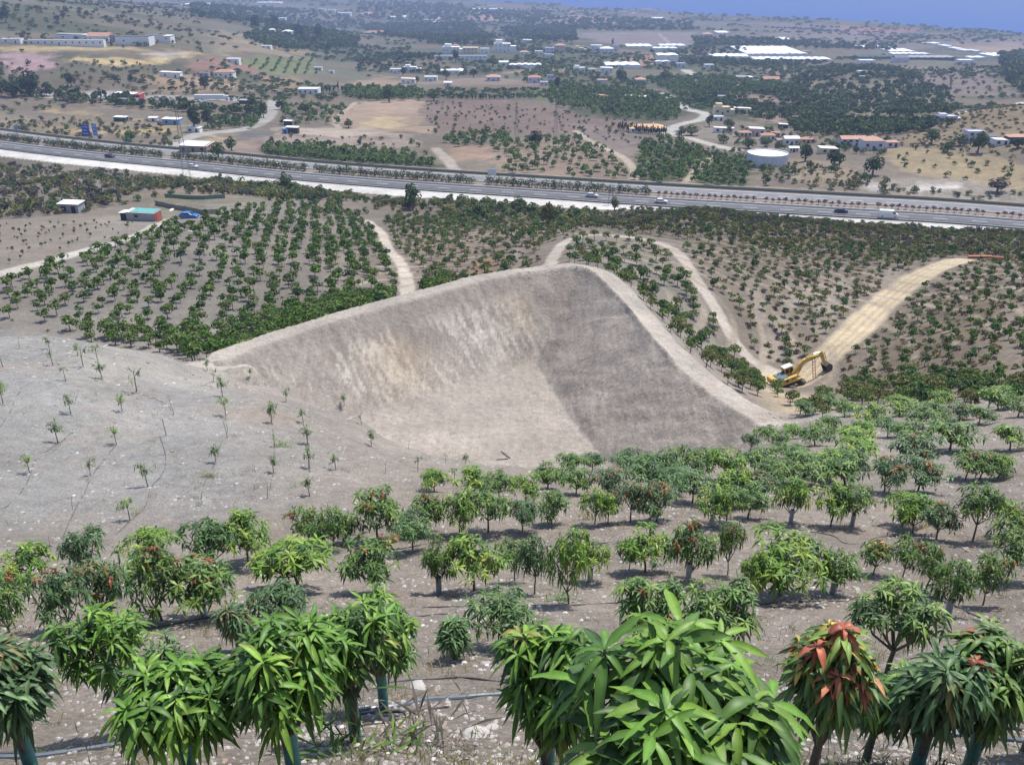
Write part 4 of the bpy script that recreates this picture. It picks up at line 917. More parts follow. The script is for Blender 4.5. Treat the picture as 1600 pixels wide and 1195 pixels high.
def fill(px, dx, pal, a, b, keep=1.0, ang=0, jit=.45, mask=None, dy=None):
    p = grid_pts(px, dx, dy or dx, ang, jit, r4)
    k = r4.uniform(0, 1, len(p)) < keep
    if len(p) and a < 1.5:
        d_, s__, a__ = seg_dist(p[:, 0], p[:, 1], MW); k &= ~((s__ < 0) & (d_ < np.where(p[:, 0] > 10, 37, 29)) & (p[:, 1] > 200))
    if mask is not None: k &= mask(p)
    p = z3(p[k]); return (pal, p, sc3(len(p), a, b))
nm = lambda s_, th_: (lambda p: fbm(p[:, 0] / s_, p[:, 1] / s_, 88, 3) > th_)
multi_scatter("hillside_scrub", [
 fill([(-40,246),(60,252),(200,262),(330,278),(420,286),(520,296),(500,318),(400,308),(300,300),(210,300),(190,322),(120,335),(-40,348)], 3.3, SCR, .8, 2.0, .85, mask=nm(14, -.35)),
 fill([(190,262),(330,279),(420,288),(360,300),(200,300)], 2.6, SCRG, .5, 1.3, .5),
 fill([(350,288),(480,292),(640,306),(820,318),(980,327),(900,350),(760,350),(560,345),(430,318)], 3.2, SCRG, .8, 2.0, .75, mask=nm(12, -.25)),
 fill([(420,289),(700,306),(980,326),(900,340),(600,325)], 3.5, SCR, .8, 1.8, .7),
 fill([(960,325),(1200,335),(1600,352),(1650,362),(1400,358),(1100,345)], 2.6, SCR, .5, 1.2, .7)], r4, "grey green scrub on the slopes below the motorway")
multi_scatter("dry_brush", [
 fill([(1495,420),(1600,400),(1660,430),(1660,640),(1320,625),(1300,570),(1400,480)], 1.7, DRY, .35, .85, .6),
 fill([(600,340),(930,350),(840,420),(650,465)], 2.2, DRY, .3, .7, .5), fill([(1060,385),(1500,395),(1290,560),(1190,575)], 2.0, DRY, .3, .8, .6),
 fill([(960,330),(1250,342),(1600,358),(1600,402),(1200,395)], 2.0, DRY, .4, .9, .8),
 fill([(0,440),(240,352),(600,350),(640,460),(300,540),(0,520)], 4.0, DRY, .25, .5, .3)], r4, "low dry brush and weeds between the orchard rows")
multi_scatter("farmland_scrub", [
 fill([(0,100),(300,110),(420,140),(0,180)], 9, SCR, 1.0, 3.2, .55), fill([(0,180),(250,190),(300,235),(0,203)], 6, SCR, .8, 2.4, .6), fill([(0,0),(300,5),(330,95),(0,70)], 15, SCR, 1.5, 4.5, .6, mask=nm(60, -.1)),
 fill([(1180,255),(1330,270),(1420,300),(1350,303),(1180,290)], 4.2, SCRG, .8, 2.2, .8), fill([(1290,285),(1600,300),(1600,322),(1320,303)], 3.6, SCR, .7, 1.8, .6), fill([(1360,225),(1600,240),(1600,290),(1400,270)], 6, SCRG, .7, 1.8, .45),
 fill([(1380,222),(1600,165),(1600,240),(1450,235)], 4.5, DRY, .8, 1.8, .7), fill([(665,160),(985,185),(975,214),(670,210)], 6, SCR, .5, 1.8, .4), fill([(420,212),(640,214),(690,262),(420,228)], 5, SCR, .6, 1.8, .4),
 fill([(1120,195),(1380,215),(1380,245),(1120,225)], 5, SCRG, .8, 2.4, .6), fill([(870,205),(1060,215),(1000,235),(900,225)], 6, SCR, .6, 1.6, .4), fill([(1050,225),(1180,240),(1150,255),(1060,240)], 5, SCRG, .8, 2.0, .5),
 fill([(1330,102),(1530,108),(1590,150),(1480,148)], 14, SCR, 1.2, 3.0, .6)], r4, "dry scrub and bushes scattered over the farmland")
def grove(name, parts_, label): multi_scatter(name, parts_, r4, label)
grove("avocado_grove", [
 fill([(410,228),(470,230),(640,240),(690,262),(560,262),(420,255)], 4.6, GROG, 1.8, 2.6, .97, jit=.2), fill([(1000,225),(1050,215),(1100,238),(1062,290),(1030,288),(990,285)], 4.6, GROG, 1.6, 2.3, .85, jit=.25),
 fill([(1098,244),(1180,250),(1170,292),(1078,292)], 4.6, GROG, 1.6, 2.3, .9, jit=.25), fill([(690,212),(780,210),(800,214),(790,232),(700,228)], 4.6, GROG, 1.5, 2.3, .9)], "dense dark green groves just beyond the motorway")
grove("terraced_orchard", [fill([(770,235),(800,222),(900,214),(955,240),(990,285),(900,288),(790,275)], 7.0, GROG, 1.3, 2.4, .9, 20, .15), fill([(440,165),(540,170),(530,196),(440,198)], 7.5, GROG, 1.6, 2.8, .8, 30, .2),
 fill([(290,100),(370,96),(490,92),(500,118),(400,110)], 9, GROG, 1.2, 2.0, .9, 10, .1), fill([(1190,105),(1285,105),(1260,122),(1195,122)], 13, GROG, 1.6, 2.4, .95, 30, .1), fill([(540,135),(600,145),(640,142),(600,158),(545,155)], 8, GROG, 1.6, 2.6, .9),
 fill([(335,190),(400,188),(410,200),(320,206)], 5.5, GROG, 1.6, 2.6, .95)], "orchard trees planted in spaced rows on bare ground")
grove("wooded_hill", [fill([(1255,120),(1300,104),(1380,106),(1440,125),(1490,150),(1480,178),(1400,182),(1250,160),(1180,150)], 8.0, GRO, 2.4, 4.2, .8, mask=nm(45, -.3)),
 fill([(1060,135),(1250,140),(1300,165),(1340,190),(1500,165),(1480,200),(1340,212),(1240,200),(1100,170)], 7.5, GRO, 2.0, 3.4, .9, mask=nm(38, -.2)), fill([(1230,196),(1300,188),(1480,188),(1450,205),(1300,215),(1240,208)], 5, GRO, 2.2, 3.0, .95, jit=.3)], "dark trees covering the low hill in the middle distance")
grove("valley_grove", [fill([(855,132),(1000,140),(1060,165),(1060,188),(960,184),(860,165)], 6.5, GROG, 2.0, 3.2, .95, jit=.3), fill([(540,138),(660,140),(660,158),(560,158)], 7, GROG, 2.2, 3.4, .85), fill([(1010,125),(1110,120),(1250,135),(1250,148),(1060,150)], 8, GROG, 2.4, 3.6, .95),
 fill([(850,105),(900,108),(950,120),(860,124),(800,120)], 8, GROG, 2.0, 3.2, .9), fill([(620,85),(690,88),(690,100),(560,92)], 10, GRO, 2.6, 3.8, .9), fill([(560,92),(700,108),(700,118),(560,108)], 10, GRO, 2.6, 3.6, .8),
 fill([(1060,90),(1110,92),(1300,98),(1280,103),(1080,102)], 11, GRO, 2.8, 4.0, .97, jit=.25), fill([(0,135),(60,136),(160,155),(330,170),(420,172),(410,182),(290,178),(150,165),(0,150)], 6, GRO, 2.0, 4.0, .85), fill([(340,184),(410,184),(400,196),(320,200)], 5, GRO, 1.6, 2.4, .9)], "dark green groves filling the valley floor")
grove("far_woodland", [fill([(380,60),(420,42),(500,48),(560,62),(560,75),(500,80),(420,78)], 11, GRO, 3.4, 6.0, .8), fill([(560,38),(740,38),(770,60),(770,75),(700,72),(600,58)], 14, GRO, 4.0, 7.0, .85), fill([(780,45),(900,40),(900,66),(820,66)], 15, GRO, 4.0, 7.0, .9),
 fill([(300,10),(400,12),(560,25),(560,40),(400,38),(300,30)], 22, GRO, 5.0, 8.0, .6), fill([(820,30),(1080,38),(1090,50),(890,50),(820,45)], 24, GRO, 6.0, 9.0, .6), fill([(1080,60),(1200,62),(1400,72),(1400,82),(1270,78),(1090,74)], 15, GRO, 4.0, 6.0, .8),
 fill([(1090,74),(1180,80),(1110,90),(1010,85)], 14, GRO, 3.5, 5.0, .9), fill([(560,5),(720,8),(740,20),(860,20),(860,34),(700,36),(560,30)], 26, GRO, 6, 9, .6), fill([(1560,90),(1600,82),(1640,90),(1640,150),(1590,150),(1570,120)], 10, GRO, 4, 7, .95)], "far woodland on the coastal plain")
# loosely scattered clumps of trees over the whole plain
n = 15000; yy = np.exp(r4.uniform(math.log(600), math.log(3900), n)); xx = yy * r4.uniform(-.62, .62, n); k = (WOODN(xx, yy) + r4.uniform(-.12, .12, n) > .0) & (np.hypot(xx, yy) < np.interp(np.arctan2(xx, yy), CO_A, CO_R) - 30)
uu, vv_ = proj(xx, yy, ground(xx, yy)); 
for (a0, b0, a1, b1) in ((895, 50, 1100, 73), (520, 155, 985, 212), (1110, 72, 1310, 99), (640, 70, 800, 95), (0, 84, 88, 115), (90, 86, 340, 106), (1380, 70, 1600, 98), (975, 66, 1080, 82)): k &= ~((uu > a0) & (uu < b0 * 0 + a1) & (vv_ > b0) & (vv_ < b1))
k &= ~((uu < 330) & (r4.uniform(0, 1, n) < .75)); p = z3(np.c_[xx, yy][k]); s_ = r4.uniform(1.5, 3.2, len(p)) * (.55 + p[:, 1] / 1500)
multi_scatter("scattered_far_trees", [(GRO, p, np.c_[s_ * 1.3, s_, s_ * .7])], r4, "countless small trees and hedges dotted over the distant plain")

FT = {}
def far_tree(u, v, hpx, wpx, pal, label, kind="tree", grp=None, name=None, skip=0):
    p = at1(u, v, skip); depth = p.y * math.cos(P_) + (CZ - p.z) * math.sin(P_); h = hpx * depth / FPX / .95; w = wpx * depth / FPX
    key = (pal, kind, len(FT) % 3 if False else int(u) % 3)
    if key not in FT:
        if kind == 'cypress tree': V, F, C = clump(3000 + len(FT), .9, 4.0, 170, pal, .34, .04, 3); V = V * np.where(True, 1, 1)
        elif kind in ('bush',): V, F, C = clump(3000 + len(FT), 2.0, 1.6, 220, pal, .30, .0, 6)
        else: V, F, C = clump(3000 + len(FT), 2.0, 2.0, 340, pal, .30, .12, 8)
        tk = MB().tube([(0, 0, -.3), (.03, .02, .6), (0, 0, 1.2)], [.11, .09, .05], 6, False)
        FT[key] = (mesh_np("crown", V, F, LEAF_FAR, C), tk.build("trunk", BARK, me_only=True))
    cm, tm_ = FT[key]; r = empty(name or kind.replace(" ", "_"), p, (u * .71) % 6.28)
    base = (.9, 4.0) if kind == 'cypress tree' else (2.0, 1.6 if kind == 'bush' else 2.0)
    sc = (w / base[0], w / base[0], h / base[1]); link("crown", cm, r, scale=sc); link("trunk" if kind != 'bush' else "stem", tm_, r, scale=(sc[0], sc[0], sc[2]))
    tag(r, label, kind, grp); return r
for a in [
 (837,228,24,24,'pine',"large round dark tree standing alone on the slope beyond the motorway"),
 (1303,262,26,36,'pine',"broad dark carob tree on the rise right of the water tank"),(1363,274,28,34,'pine',"dark round tree above the white rock cutting"),(1258,252,24,26,'pine',"dark round tree just right of the water tank"),
 (1455,226,24,26,'far',"green tree on the ridge right of the salmon roofed house"),(1480,238,20,24,'far',"smaller green tree behind the dry yellow field"),(1527,240,34,30,'dark',"tall spreading tree in front of the lilac houses"),(1500,228,18,26,'far',"bushy tree left of the lilac houses"),
 (1558,300,22,34,'grey',"grey green tree standing on the tan field at right"),(1590,232,16,24,'pine',"dark tree below the orange roof at the right edge"),
 (645,328,42,32,'far',"tall round tree in the gully below the motorway, left one"),(857,358,44,32,'olive',"light green rounded pine in the gully below the motorway"),(808,330,24,30,'far',"dark bushy tree in the gully beside the motorway verge"),(748,345,26,28,'far',"medium tree in the gully left of the light green pine"),
 (446,296,26,26,'far',"single round tree beside the motorway verge at left"),(960,330,22,16,'olive',"small green tree under the twin motorway poles"),(905,345,20,26,'dark',"dark low tree right of the light green pine"),(700,335,18,30,'olive',"wide low tree in the gully behind the orchard"),
 (112,136,20,17,'pine',"single dark tree on the dry hillside at far left"),(320,140,20,18,'pine',"dark round tree below the small villa with the red roof"),(205,132,15,9,'pine',"slim dark tree on the dry hillside"),(10,36,24,18,'pine',"dark bushes on the far left upper hillside"),
 (48,150,40,34,'pine',"big dark pine beside the road at far left"),(20,152,26,40,'pine',"wide dark tree at the left edge by the road"),
 (305,206,38,26,'pine',"tall dark eucalyptus beside the blue roofed shed"),(325,200,26,20,'pine',"second tall dark tree behind the blue roofed shed"),(342,248,26,26,'far',"dark bushy trees beside the pale flat roofed building"),(362,236,22,22,'far',"green tree behind the pale flat roofed building"),(205,222,17,20,'dark',"green bush cluster on dry grass above the motorway"),
 (395,170,24,18,'far',"tall green tree left of the straight pale road"),(412,184,26,16,'far',"green tree beside the top of the pale road"),(478,178,20,20,'far',"round green tree in the orchard right of the pale road"),(440,172,18,20,'far',"green tree right of the pale road"),(545,200,14,16,'far',"green tree at the corner of the pale brown field"),
 (498,64,26,13,'pine',"tall dark tree at the right end of the villa woods"),(513,80,12,12,'pine',"round dark tree below the villa woods"),(400,50,24,16,'pine',"tall dark tree above the white villas"),(430,45,20,14,'pine',"dark tree between the two white villas"),(468,60,22,16,'pine',"dark tree right of the larger white villa"),
 (608,160,26,22,'far',"tall dark tree left of the hedge above the pale field"),(678,158,18,24,'far',"green trees at the corner of the mauve field"),(630,118,12,10,'pine',"dark tree between the two low white farmhouses"),(652,130,10,8,'pine',"small tree beside the low white farmhouse"),
 (697,125,18,14,'far',"bushy tree below the white plastic triangle"),(712,98,18,12,'pine',"dark cypress clump above the white plastic triangle"),(740,122,14,16,'pine',"dark tree left of the villa with the pink roof"),(770,104,16,22,'far',"dark trees left of the wavy white greenhouse"),(870,138,18,12,'pine',"dark tree right of the white two storey house"),
 (800,76,12,12,'pine',"dark tree right of the terraced white building"),(970,130,24,20,'far',"dark tree group left of the small red roofed cube house"),(1040,126,16,24,'far',"dark trees right of the small red roofed cube house"),(957,72,12,4,'pine',"thin dark cypress above the village"),
 (1108,198,22,14,'far',"dark tree below the yellow house"),(1137,200,14,18,'far',"bushy tree in front of the small white house below the yellow one"),(1150,180,12,12,'far',"tree between the yellow house and the long yellow house"),(1065,212,14,16,'olive',"green tree beside the bend of the road"),(1080,212,16,30,'olive',"line of feathery green reeds beside the road"),
 (1170,232,16,28,'far',"dark trees in front of the red roofed village"),(1130,224,14,20,'far',"dark tree left of the red roofed village"),(1195,230,14,16,'far',"tree in front of the terracotta roofs"),(1385,226,14,16,'far',"dark tree right of the salmon roofed house"),(1300,230,12,14,'far',"tree left of the long lilac house"),
 (1340,226,10,10,'far',"small tree in front of the long lilac house"),(953,163,8,8,'far',"small tree in the valley grove by the white shed")]: far_tree(*a)
p0, p1_ = at1(966, 204), at1(1040, 212)
cy = None
for i in range(24):
    t = i / 23; x = p0.x + (p1_.x - p0.x) * t; y = p0.y + (p1_.y - p0.y) * t; z = float(ground(x, y)); u, v = proj(x, y, z)
    far_tree(float(u), float(v), 11 + (i * 7 % 5), 5.0, 'pine', "slim dark cypress in the hedge before the long orange roof", 'cypress tree', "cypresses in front of the orange roofed building")
for (u, v, h) in ((510,146,12),(516,148,14),(522,146,12),(529,145,17),(535,147,12),(541,148,11),(320,8,6)):
    if u > 400: far_tree(u, v, h, 4, 'pine', "dark cypress in the clump by the cemetery walls at left centre", 'cypress tree', "cypresses in the clump at left centre")
for i in range(15): far_tree(700 + i * 7.2 + (i * 13 % 3), 156, 7 + i % 3, 3.4, 'pine', "thin cypress in the row above the mauve field", 'cypress tree', "cypresses above the mauve field")

# ------------------------------------------------------------------ motorway
MWd = []
arc_pts = [np.array(p) for p in MW]; cum = np.r_[0, np.cumsum(np.hypot(*np.diff(MW, axis=0).T))]
def mw(s_, off, z=0.0):
    x = np.interp(s_, cum, MW[:, 0]); y = np.interp(s_, cum, MW[:, 1]); x2 = np.interp(s_ + 2, cum, MW[:, 0]); y2 = np.interp(s_ + 2, cum, MW[:, 1]); x1 = np.interp(s_ - 2, cum, MW[:, 0]); y1 = np.interp(s_ - 2, cum, MW[:, 1])
    dx, dy = x2 - x1, y2 - y1; L = np.hypot(dx, dy) + 1e-9
    return np.stack([x - dy / L * off, y + dx / L * off, np.full(np.shape(x), CZ - ROADD + z)], -1)
def mw_ribbon(name, o0, o1, z, m, s0=2, s1=None, step=4.0, z1=None):
    s_ = np.arange(s0, (s1 or cum[-1] - 2), step); a = mw(s_, o0, z); b = mw(s_, o1, z if z1 is None else z1); V = np.empty((len(s_) * 2, 3)); V[0::2] = a; V[1::2] = b
    i = np.arange(len(s_) - 1) * 2; F = np.stack([i, i + 2, i + 3, i + 1], -1); return mesh_np(name, V, F, m)
ASP = mat("asphalt", (.12, .12, .13), .9, var=.14, scale=.35, bump=.01, bscale=9); ASP2 = mat("old_asphalt", (.19, .19, .20), .9, var=.12, scale=.35)
WHT = mat("white_paint", (.78, .77, .74), .7, var=.08, scale=2); CONC = mat("pale_concrete", (.60, .58, .55), .9, var=.12, scale=.8, bump=.01); EARTH = mat("median_earth", (.23, .185, .155), .95, var=.25, scale=1.5, bump=.05)
STEEL = mat("galvanised_steel", (.22, .235, .235), .55, .5, var=.1, scale=2)
for nm_, a, b, z, m in (("motorway_near_carriageway", -13.2, -4.3, 0, ASP), ("motorway_far_carriageway", 4.3, 14.6, 0, ASP2), ("motorway_median", -4.3, 4.3, -.004, EARTH)):
    tag(link(nm_, mw_ribbon(nm_, a, b, z, m)), kind='structure')
mk = []
for off, dash in ((-5.0, 0), (-12.2, 0), (-8.6, 1), (5.1, 0), (13.4, 0), (9.2, 1)):
    if not dash: me = mw_ribbon("m", off - .12, off + .12, .006, WHT); mk.append(me)
    else:
        for s_ in np.arange(4, cum[-1] - 8, 12.0): mk.append(mw_ribbon("m", off - .1, off + .1, .006, WHT, s_, s_ + 4.6, 1.5))
def join_me(name, ms, m):
    V = []; F = []; o = 0
    for me in ms:
        v = np.empty(len(me.vertices) * 3, np.float32); me.vertices.foreach_get("co", v); v = v.reshape(-1, 3)
        f = np.empty(len(me.loops), np.int32); me.loops.foreach_get("vertex_index", f); V.append(v); F.append(f.reshape(-1, 4) + o); o += len(v); bpy.data.meshes.remove(me)
    return mesh_np(name, np.vstack(V), np.vstack(F), m)
tag(link("motorway_lane_markings", join_me("motorway_lane_markings", mk, WHT)), kind='structure')
def wall_strip(name, off, w, h, m, s0=2, s1=None, gap=None, z0=-.1):
    mb = MB(); s_ = np.arange(s0, (s1 or cum[-1] - 2), 6.0)
    for a, b in zip(s_[:-1], s_[1:]):
        if gap and (int(a / 6) % gap == gap - 1): continue
        p, q = mw(a, off), mw(b - (.25 if gap else 0), off); d = q - p; L = np.hypot(d[0], d[1]); mb.box(((p[0] + q[0]) / 2, (p[1] + q[1]) / 2, CZ - ROADD + z0 + h / 2), (L, w, h), math.atan2(d[1], d[0]))
    return mb
def s_of(u):
    a = [float(proj(*mw(s_, 0))[0]) for s_ in np.arange(0, cum[-1], 4)]; return float(np.interp(u, a, np.arange(0, cum[-1], 4)))
sR = s_of(1020)
o = wall_strip("k", -4.05, .35, .75, CONC).build("concrete_kerb", CONC); tag(o, "low white concrete barrier along the planted median, camera side", "barrier")
o = wall_strip("k", 4.05, .3, .45, CONC).build("concrete_kerb", CONC); tag(o, "low concrete kerb on the far side of the motorway median", "barrier")
def rail(off, lab, h=.75):
    r = empty("guard_rail", mw(10, off)); org = Vector(mw(10, off)); mb = wall_strip("r", off, .08, .34, STEEL, z0=h - .34); mb.v = [tuple(Vector(v) - org) for v in mb.v]; mb.build("rail", STEEL, r)
    pb = MB()
    for s_ in np.arange(4, cum[-1] - 4, 4.0): p = Vector(mw(s_, off + .12)) - org; pb.box((p.x, p.y, h / 2 - .1), (.12, .1, h + .1))
    tag(pb.build("post", STEEL, r), kind='stuff'); tag(r, lab, "guard rail")
rail(15.2, "steel guard rail along the far edge of the motorway", .95); rail(-13.7, "steel guard rail beside the white verge on the near edge")
# dark screen fence behind the far rail
DNET = mat("fence_mesh_dark", (.12, .15, .13), .8, var=.2, scale=1)
o = wall_strip("f", 17.2, .06, 1.0, DNET, z0=-.3).build("roadside_fence", DNET); tag(o, "low dark green fence running behind the far motorway guard rail", "fence")
# oleanders of the median
OL = {}
for k_, (pal, w, h, n_) in enumerate((('oleander', 3.2, 2.1, 150), ('oleander', 3.6, 2.4, 160), ('oleander_red', 1.5, 1.35, 90), ('oleander_red', 1.6, 1.5, 90), ('olive', 3.0, 1.8, 140))):
    V, F, C = clump(4000 + k_, w, h, n_, pal, .40 if w > 2 else .28, 0.0 if w > 2 else .22, 6); OL[k_] = (mesh_np("crown", V, F, LEAF_FAR, C), MB().tube([(0, 0, -.1), (0, 0, h * .5)], .05, 5, False).build("stem", BARK, me_only=True))
s_ = 4.0; i = 0
while s_ < cum[-1] - 4:
    red = s_ > sR; k_ = (2 + i % 2) if red else (0, 1, 4, 0)[i % 4]
    if (not red and (i % 23) == 11) or (red and i % 17 == 5): s_ += 4.0 if not red else 2.1; i += 1; continue
    p = mw(s_, .2 + .4 * math.sin(i * 2.1)); r = empty("oleander_bush", p, i * 1.9); sc = (1.15 if red else 1.45) + .4 * ((i * 37 % 11) / 10)
    link("crown", OL[k_][0], r, scale=(sc, sc, sc)); link("stem", OL[k_][1], r, scale=(sc, sc, sc))
    tag(r, "small reddish oleander bush in the evenly spaced right half of the motorway median" if red else "green oleander bush in the dense left hedge of the motorway median", "bush", "reddish oleanders in the motorway median" if red else "green oleanders in the motorway median")
    s_ += 2.15 if red else 3.0; i += 1

# ------------------------------------------------------------------ vehicles
def paint(name, c, rough=.3): return mat(name, c, rough, var=.04, scale=2, spec=.5)
GLASS = mat("dark_glass", (.02, .025, .03), .12, var=.05, spec=.6); TYRE = mat("tyre_rubber", (.025, .025, .025), .85); RIMM = mat("wheel_rim", (.4, .4, .42), .35, .7)
LAMP_R = mat("tail_lamp", (.35, .02, .02), .3); LAMP_W = mat("head_lamp", (.7, .7, .68), .2)
def wheel(root, x, y, r, w, name="wheel"):
    o = MB().tube([(x, y - w / 2, r), (x, y + w / 2, r)], r, 16).build(name, TYRE, root, smooth=True)
    MB().tube([(x, y - w / 2 - .01, r), (x, y + w / 2 + .01, r)], r * .6, 12).build("rim", RIMM, o, smooth=True); return o
def car(loc, rz, m, label, kind="car", L=4.3, grp=None, name="car"):
    r = empty(name, loc, rz)
    if kind == "van":
        prof = [(-2.9,.35),(-2.9,2.35),(-2.7,2.5),(1.3,2.5),(1.7,2.3),(2.3,1.45),(3.0,1.15),(3.05,.4),(2.6,.3),(-2.6,.3)]; w = 2.0
        gl = [(1.45,2.28),(1.72,2.22),(2.22,1.5),(1.2,1.5),(1.2,2.28)]; hl = 2.9; wx = (-1.9, 2.0); wr = .36
    else:
        prof = [(-2.15,.35),(-2.18,.8),(-2.0,.98),(-1.85,1.02),(-1.35,1.42),(.35,1.45),(1.05,1.0),(1.95,.85),(2.15,.6),(2.1,.3),(-1.9,.26)]; w = 1.75
        gl = [(-1.62,1.05),(-1.22,1.37),(.28,1.39),(.9,1.03)]; hl = 2.1; wx = (-1.3, 1.35); wr = .31
    b = MB().prism(prof, -w / 2, w / 2).build("body", m, r, bevel=.09)
    MB().prism(gl, -w / 2 - .012, w / 2 + .012).build("side_window", GLASS, r)
    if kind == "car":
        ws = MB(); ws.add([(.36,-w*.42,1.462),(.36,w*.42,1.462),(1.03,w*.44,1.035),(1.03,-w*.44,1.035)], [(0,1,2,3)]); ws.build("windscreen", GLASS, r)
        rs = MB(); rs.add([(-1.38,-w*.42,1.432),(-1.38,w*.42,1.432),(-1.86,w*.44,1.045),(-1.86,-w*.44,1.045)], [(0,3,2,1)]); rs.build("rear_window", GLASS, r)
    else:
        ws = MB(); ws.add([(1.74,-w*.43,2.29),(1.74,w*.43,2.29),(2.33,w*.45,1.475),(2.33,-w*.45,1.475)], [(0,1,2,3)]); ws.build("windscreen", GLASS, r)
    for x in wx:
        for y in (-w / 2 + .08, w / 2 - .08): wheel(r, x, y, wr, .2)
    for y in (-w * .36, w * .36):
        MB().box((hl, y, .68 if kind == "car" else .95), (.08, .32, .16)).build("headlight", LAMP_W, r); MB().box((-hl - .06 if kind == "car" else -2.9, y, .8), (.06, .22, .2)).build("tail_light", LAMP_R, r)
    tag(r, label, kind, grp); return r
def on_mw(u, v, m, label, kind="car", away=False):
    a, q = ray(u, v); Y = ROADD / q; X = a * Y; d, sd__, ar = seg_dist(np.array([X]), np.array([Y]), MW); off = float(sd__[0] * d[0]); s_ = float(ar[0]); p, q2 = mw(s_, off), mw(s_ + 3, off); rz = math.atan2(q2[1] - p[1], q2[0] - p[0]) + (math.pi if away else 0)
    return car((p[0], p[1], CZ - ROADD + .01), rz, m, label, kind)
on_mw(172, 246, paint("navy_paint", (.015, .02, .06)), "dark navy car on the motorway beneath the blue road signs"); on_mw(302, 262, paint("silver_paint", (.55, .57, .60)), "silver car on the near lanes at the left, before the lattice pylon")
on_mw(433, 259.5, paint("white_car_paint", (.7, .7, .68)), "white car on the far carriageway at left, half hidden by the hedge", away=True); on_mw(925, 308, paint("silver_paint", (.5, .5, .5)), "silver car just left of the twin motorway poles")
on_mw(1033, 317, paint("white_car_paint", (.7, .7, .7)), "white car just right of the twin motorway poles"); on_mw(1314, 332, paint("navy_paint", (.02, .02, .05)), "dark blue car ahead of the white van"); on_mw(1387, 340, paint("van_white", (.72, .74, .72)), "white delivery van driving on the near motorway lanes", "van")
# ------------------------------------------------------------------ signs and poles
BLUE = mat("sign_blue", (.02, .07, .42), .5, var=.06, scale=1); BLUE2 = mat("sign_blue_pale", (.10, .24, .55), .5, var=.06, scale=1)
def sign(u, v, wm, hm, zb, m, label, name="road_sign", off=18.5, lines=3, yaw=0.0, cat="road sign"):
    p = at1(u, v); d, sd__, ar = seg_dist(np.array([p.x]), np.array([p.y]), MW); s_ = float(ar[0]); a_, b_ = mw(s_, 0), mw(s_ + 3, 0); rz = math.atan2(b_[1] - a_[1], b_[0] - a_[0])
    r = empty(name, p, rz + yaw); MB().box((0, 0, zb + hm / 2), (wm, .12, hm)).build("panel", m, r)
    for x in (-wm * .32, wm * .32): MB().box((x, .12, zb / 2 + hm * .4 - .3), (.14, .12, zb + hm * .8 + .6)).build("post", STEEL, r)
    if lines:
        t = MB()
        for i in range(lines):
            z = zb + hm * (.8 - i * .6 / max(lines - 1, 1)); x0 = -wm * .36
            for k in range(4 - i % 2): ww = wm * (.10 + .05 * ((i + k) % 2)); t.box((x0 + ww / 2, -.07, z), (ww, .02, hm * .055)); x0 += ww + wm * .05
        t.build("lettering", WHT, r)
    tag(r, label, cat); return r
sign(139.5, 231, 4.6, 4.6, 5.2, BLUE, "large deep blue direction sign above the motorway at left"); sign(153.5, 232, 3.8, 5.2, 5.4, BLUE2, "paler blue direction sign next to the deep blue one", yaw=-.25)
sign(27, 210, 2.3, 2.3, 1.6, BLUE2, "small blue road sign beside the motorway at the far left", lines=2)
sign(769, 279, 3.2, 2.2, 1.4, mat("sign_back", (.62, .63, .66), .5), "pale grey sign panel on posts at the far motorway edge", lines=0)
for i, u in enumerate((961.5, 967)):
    p = mw(s_of(u), -14.6); r = empty("motorway_pole", p); MB().box((0, 0, 2.9), (.22, .22, 6.2)).build("post", STEEL, r); MB().box((0, 0, 5.0), (.9, .2, 1.0)).build("box", STEEL, r); tag(r, ["left", "right"][i] + " one of the twin dark poles at the near motorway edge", "pole")
def pylon(u, v, h, wb, label, name="lattice_pylon"):
    p = at1(u, v); r = empty(name, p, .5); b = MB(); n_ = 9
    cor = lambda z: [(sx * wb * (1 - .8 * z / h) / 2, sy * wb * (1 - .8 * z / h) / 2, z) for sx, sy in ((-1, -1), (1, -1), (1, 1), (-1, 1))]
    for k in range(4): b.tube([cor(0)[k], cor(h)[k]], .055, 4)
    for i in range(n_):
        z0, z1 = h * i / n_, h * (i + 1) / n_; a, c = cor(z0), cor(z1)
        for k in range(4): b.tube([a[k], c[(k + 1) % 4]], .03, 3); b.tube([c[k], c[(k + 1) % 4]], .03, 3)
    b.build("lattice", STEEL, r); arm = MB()
    for z in (h * .86, h * .95): arm.box((0, 0, z), (h * .22, .12, .12))
    arm.build("crossarm", STEEL, r); tag(r, label, "pylon"); return r
pylon(292, 276, 26, 2.6, "tall lattice power pylon beside the motorway at the left"); pylon(807, 223, 19, 2.0, "left of the two faint lattice pylons before the mauve field"); pylon(868, 222, 21, 2.0, "right of the two faint lattice pylons before the mauve field")
